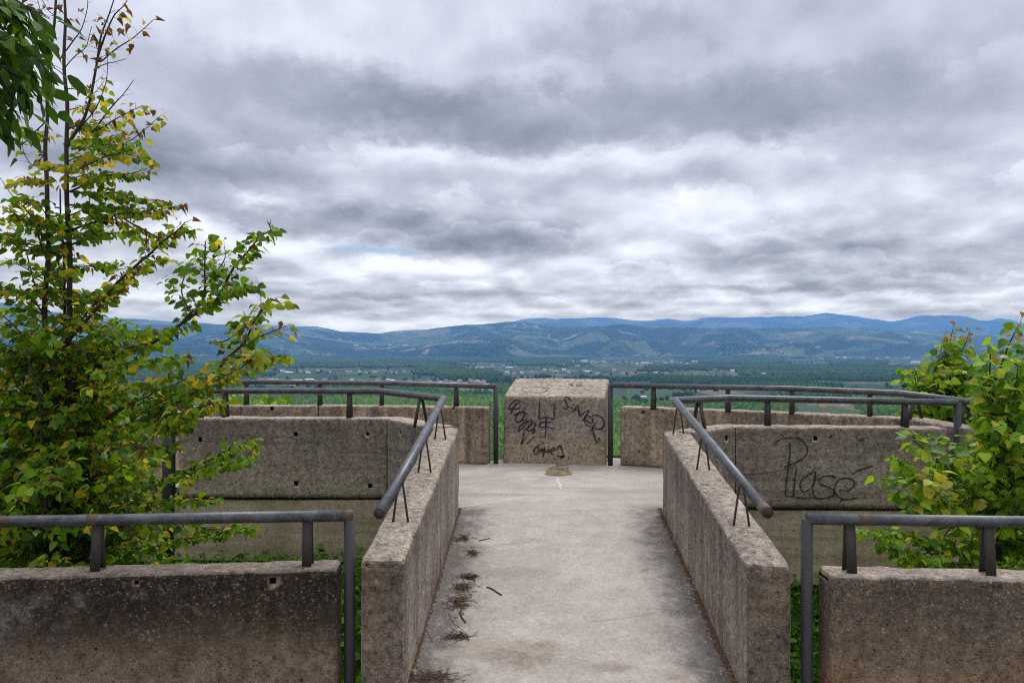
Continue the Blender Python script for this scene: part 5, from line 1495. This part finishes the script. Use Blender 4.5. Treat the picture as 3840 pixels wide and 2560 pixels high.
# ------------------------------------------------------------------ bright green trees on the right
def pal_lime(tip=0.0, ye=.10):
    def f(t, q):
        if t > .86 and rnd.random() < tip: return rnd.choice(TIPS), rnd.uniform(.3, .8), rnd.uniform(.2, .5), .75
        if rnd.random() < ye: return rnd.choice([(.36, .40, .04), (.40, .38, .045)]), rnd.uniform(.1, .4), .2, 1.0
        return rnd.choice(LIME), rnd.uniform(.08, .4), rnd.uniform(.05, .4), 1.0
    return f
def right_tree():
    T0 = 6.7
    base = Vector(((2290 - CU) / F * T0, T0, land(4.1, T0)))
    root = empty('young_lime_tree', base, 'bright green leafy tree with reddish shoot tips at the right edge', 'tree')
    wd = MB(); lv = Leaves()
    def shoot(pts, Y0, Y1, r, dens=26, size=.11, tip=.5, ye=.12, start=.0):
        P = path3(pts, Y0, Y1, .02); grow(wd, lv, P, r, .003, dens * 1.6, pal_lime(tip * .5, ye), size * .82, start, (.06, .19), droop=.45, per=.042)
        return P
    g = Vector((base.x, base.y, base.z - .1))
    st = [g, at(2295, 1250, T0), at(2300, 1100, T0)]
    wd.tube(smooth_line(st, 5), [.03 - .001 * i for i in range(11)], 8)
    shoot([(2300, 1120), (2290, 1020), (2280, 930), (2284, 880), (2300, 840), (2318, 790), (2336, 755), (2346, 735)], T0, T0 - .1, .014, 24, .115, .9)
    shoot([(2300, 1080), (2278, 980), (2272, 920), (2270, 870), (2270, 825), (2272, 800)], T0, T0 - .2, .011, 20, .11, .7)
    shoot([(2310, 1080), (2340, 1000), (2352, 920), (2368, 850), (2380, 790)], T0, T0, .012, 24, .115, .4)
    shoot([(2300, 1060), (2320, 980), (2330, 900), (2336, 840)], T0 - .2, T0 - .4, .010, 20, .11, .2)
    shoot([(2300, 1000), (2280, 940), (2262, 900), (2250, 868)], T0 - .1, T0 - .3, .007, 22, .105, 0, .2); shoot([(2310, 1040), (2290, 990), (2272, 965)], T0 - .3, T0 - .5, .007, 26, .105, 0, .2)
    shoot([(2310, 980), (2320, 920), (2330, 870), (2335, 820)], T0 + .2, T0 + .1, .008, 26, .105, .2, .2); shoot([(2300, 960), (2296, 900), (2300, 860)], T0 + .2, T0 + .2, .008, 26, .105, 0, .2); shoot([(2320, 1020), (2345, 960), (2360, 900), (2365, 840)], T0 - .3, T0 - .3, .008, 26, .105, 0, .2)
    # low limbs to the left
    shoot([(2298, 1180), (2240, 1140), (2190, 1090), (2150, 1050), (2110, 1020), (2098, 1005)], T0, T0 - .5, .012, 22, .10, 0, .06)
    shoot([(2190, 1090), (2150, 1090), (2110, 1095), (2070, 1102), (2025, 1100)], T0 - .3, T0 - .6, .007, 20, .09, 0, .05)
    shoot([(2298, 1200), (2240, 1190), (2180, 1160), (2130, 1120), (2085, 1080), (2060, 1055)], T0, T0 - .4, .011, 22, .10, .0, .06)
    shoot([(2180, 1160), (2140, 1165), (2100, 1155), (2075, 1130)], T0 - .3, T0 - .6, .007, 22, .10, 0, .05)
    shoot([(2298, 1230), (2230, 1200), (2180, 1180), (2145, 1130), (2142, 1085)], T0 - .1, T0 - .7, .009, 20, .115, .15, .55)
    shoot([(2150, 1060), (2190, 1045), (2230, 1040), (2262, 1030)], T0 - .3, T0 - .5, .007, 22, .105, 0, .05)
    shoot([(2298, 1150), (2330, 1110), (2365, 1080), (2400, 1060)], T0, T0 - .4, .010, 24, .11, .1, .15); shoot([(2298, 1200), (2345, 1180), (2400, 1150)], T0, T0 - .5, .010, 24, .11, 0, .15)
    # reaching under the right handrail
    shoot([(2298, 1290), (2230, 1270), (2170, 1255), (2110, 1240), (2050, 1222), (2010, 1225), (1980, 1212)], T0 - .2, T0 - .9, .010, 20, .085, 0, .02, start=.15)
    shoot([(2170, 1270), (2110, 1272), (2060, 1262), (2030, 1235), (2040, 1205)], T0 - .5, T0 - .9, .007, 20, .085, 0, .02); shoot([(2298, 1300), (2220, 1295), (2140, 1290), (2070, 1285)], T0, T0 - .5, .009, 20, .09, 0, .03)
    for i in range(40):
        u = rnd.uniform(2190, 2420); v = rnd.uniform(960, 1300)
        if u < 2250 and v < 1180: continue
        p = at(u, v, T0 + rnd.uniform(-.45, .5)); a = rnd.random() * 6.283
        d = Vector((math.cos(a), math.sin(a), rnd.uniform(-.1, .8))).normalized(); P = [p - d * .25, p, p + d * .2, p + d * .36]
        grow(wd, lv, P, .006, .002, 28, pal_lime(.02, .12), .085, .1, (.08, .22), per=.05)
    wd.build('trunk', BARK, root); lv.build('crown', tint_mat('bright_leaf', .5, .42, .3), root, LEAF_R)
right_tree()
def back_tree():
    T0 = 10.6
    base = Vector(((2170 - CU) / F * T0, T0, land(5.7, T0)))
    root = empty('young_lime_tree', base, 'bright green tree with two pointed shoots, behind the bend of the right far rail', 'tree')
    wd = MB(); lv = Leaves()
    def shoot(pts, Y0, Y1, r, dens=22, size=.105, tip=.5, start=0, tw=(.08, .3)):
        P = path3(pts, Y0, Y1, .02); grow(wd, lv, P, r, .003, dens * 1.6, pal_lime(tip, .08), size * 1.0, start, (.06, .24), droop=.4, per=.05)
    st = [Vector((base.x, base.y, base.z - .1)), at(2180, 1000, T0), at(2175, 930, T0)]; wd.tube(smooth_line(st, 5), [.035 - .001 * i for i in range(11)], 8)
    shoot([(2175, 960), (2180, 900), (2182, 850), (2180, 810), (2186, 775), (2190, 755)], T0, T0 - .1, .012, 24, .11, .8)
    shoot([(2175, 930), (2195, 870), (2205, 820), (2218, 790), (2226, 762)], T0 - .1, T0 - .2, .010, 22, .105, .9)
    shoot([(2165, 950), (2130, 920), (2108, 890), (2102, 860), (2112, 842)], T0, T0 - .3, .010, 24, .105, .2)
    shoot([(2170, 940), (2150, 890), (2150, 850), (2158, 812), (2162, 800)], T0 + .1, T0 - .2, .009, 24, .105, .1)
    shoot([(2180, 900), (2215, 860), (2240, 838), (2252, 832)], T0 - .1, T0 - .3, .006, 18, .10, .6)
    for i in range(34):
        u = rnd.uniform(2085, 2235); v = rnd.uniform(835, 985)
        if v < 870 and not (2130 < u < 2215): continue
        p = at(u, v, T0 + rnd.uniform(-.4, .5)); a = rnd.random() * 6.283
        d = Vector((math.cos(a), math.sin(a), rnd.uniform(0, .9))).normalized(); P = [p - d * .3, p, p + d * .2, p + d * .4]
        grow(wd, lv, P, .006, .002, 18, pal_lime(.05, .1), .105, .1, (.08, .26), per=.055)
    wd.build('trunk', BARK, root); lv.build('crown', tint_mat('bright_leaf_back', .5, .42, .3), root, LEAF_R)
back_tree()
def small_bush(u0, u1, v, Y, n, label, name='bush'):
    base = at((u0 + u1) / 2, v, Y); zb = land(base.x, Y); base.z = zb
    root = empty(name, base, label, 'bush')
    wd = MB(); lv = Leaves()
    for i in range(n):
        top = at(rnd.uniform(u0, u1), v + rnd.uniform(-3, 40), Y + rnd.uniform(-.4, .4)); g = Vector((base.x + rnd.uniform(-.3, .3), base.y + rnd.uniform(-.2, .2), zb - .1))
        P = smooth_line([g, g.lerp(top, .5) + rv(.08), top], 5)
        grow(wd, lv, P, .010, .002, 13, pal_lime(0, .05), .10, .45, (.1, .3), per=.06)
    wd.build('stems', BARK, root); lv.build('foliage', LEAFM, root)
small_bush(545, 620, 907, 12.6, 14, 'bright green bush top showing over the far left wall under the rail')
small_bush(640, 662, 912, 12.8, 4, 'small leafy sprig showing over the far left wall, right of the bush top')
small_bush(505, 520, 905, 12.2, 5, 'leafy stems behind the left corner of the far left wall')

# ------------------------------------------------------------------ low growth on the ground below the walls
def ground_cover():
    lv = Leaves(); GC = [(.075, .20, .012), (.11, .26, .018), (.055, .15, .012), (.15, .30, .024)]
    for i in range(17000):
        q = rnd.random()
        if q < .42: x, y = rnd.uniform(-5.4, -.78), rnd.uniform(4.75, 8.9)
        elif q < .72: x, y = rnd.uniform(1.62, 5.6), rnd.uniform(4.7, 8.3)
        elif q < .86: x, y = rnd.uniform(-9, -4.3), rnd.uniform(4.5, 16)
        else: x, y = rnd.uniform(4.9, 9), rnd.uniform(4.5, 15)
        z = land(x, y); cl = mnoise.noise(Vector((x * 1.3, y * 1.3, 0)))
        h = rnd.random() ** 1.6 * (.22 + .22 * max(0, cl))
        a = rnd.random() * 6.283; d = Vector((math.cos(a), math.sin(a), rnd.uniform(-.3, .7)))
        lv.add(Vector((x, y, z + h)), d, Vector((0, -.2, 1)) + rv(.45), rnd.uniform(.05, .10), jit(rnd.choice(GC), .3), rnd.uniform(.1, .4), .2)
    # grass blades
    o = lv.build('ground_cover', LEAFM, None); tag(o, kind='stuff')
    n = 14000; V = []; Fc = []; col = []
    for i in range(n):
        q = rnd.random()
        if q < .5: x, y = rnd.uniform(-5, -.78), rnd.uniform(4.75, 8.85)
        else: x, y = rnd.uniform(1.62, 5.2), rnd.uniform(4.7, 8.2)
        z = land(x, y); h = rnd.uniform(.08, .28); a = rnd.random() * 6.283; w = .006; l = rnd.uniform(0, .12)
        b = len(V); ca, sa = math.cos(a), math.sin(a)
        V += [(x - w * sa, y + w * ca, z), (x + w * sa, y - w * ca, z), (x + ca * l * .5, y + sa * l * .5, z + h * .7), (x + ca * l, y + sa * l, z + h)]
        Fc += [(b, b + 1, b + 2), (b, b + 2, b + 3)]
        c = jit((.10, .24, .022), .4); col += [(c[0], c[1], c[2], 1)] * 4
    tag(np_mesh('grass', V, Fc, LEAFM, False, col), kind='stuff')
ground_cover()
# shrubs and young trees on the slope under the lookout
def slope_shrub(x, y, h, w, label, pal):
    z = land(x, y); root = empty('shrub', (x, y, z), label, 'shrub', 'shrubs on the slope')
    wd = MB(); lv = Leaves()
    for i in range(22):
        a = rnd.random() * 6.283; r_ = w * math.sqrt(rnd.random()); top = Vector((x + r_ * math.cos(a), y + r_ * math.sin(a), z + h * (1 - .5 * (r_ / w) ** 2) * rnd.uniform(.6, 1)))
        g = Vector((x + rnd.uniform(-.1, .1) * w, y + rnd.uniform(-.1, .1) * w, z - .2))
        P = smooth_line([g, g.lerp(top, .5) + rv(.1), top], 4)
        grow(wd, lv, P, .02, .004, 9, pal, .15, .3, (.2, .5), per=.09)
    wd.build('stems', BARK, root); lv.build('foliage', LEAFM, root)
slope_shrub(-7.4, 9.5, 2.0, 1.5, 'dense green shrub behind the low left part of the yellowing tree', pal_mix(.1, 0, 0))
slope_shrub(-5.6, 7.6, 1.2, 1.0, 'low green shrub at the foot of the yellowing tree', pal_mix(.12, 0, 0))
slope_shrub(6.4, 8.0, 1.3, 1.1, 'low bright shrub at the right edge below the thin pipe', pal_lime(0, .05))
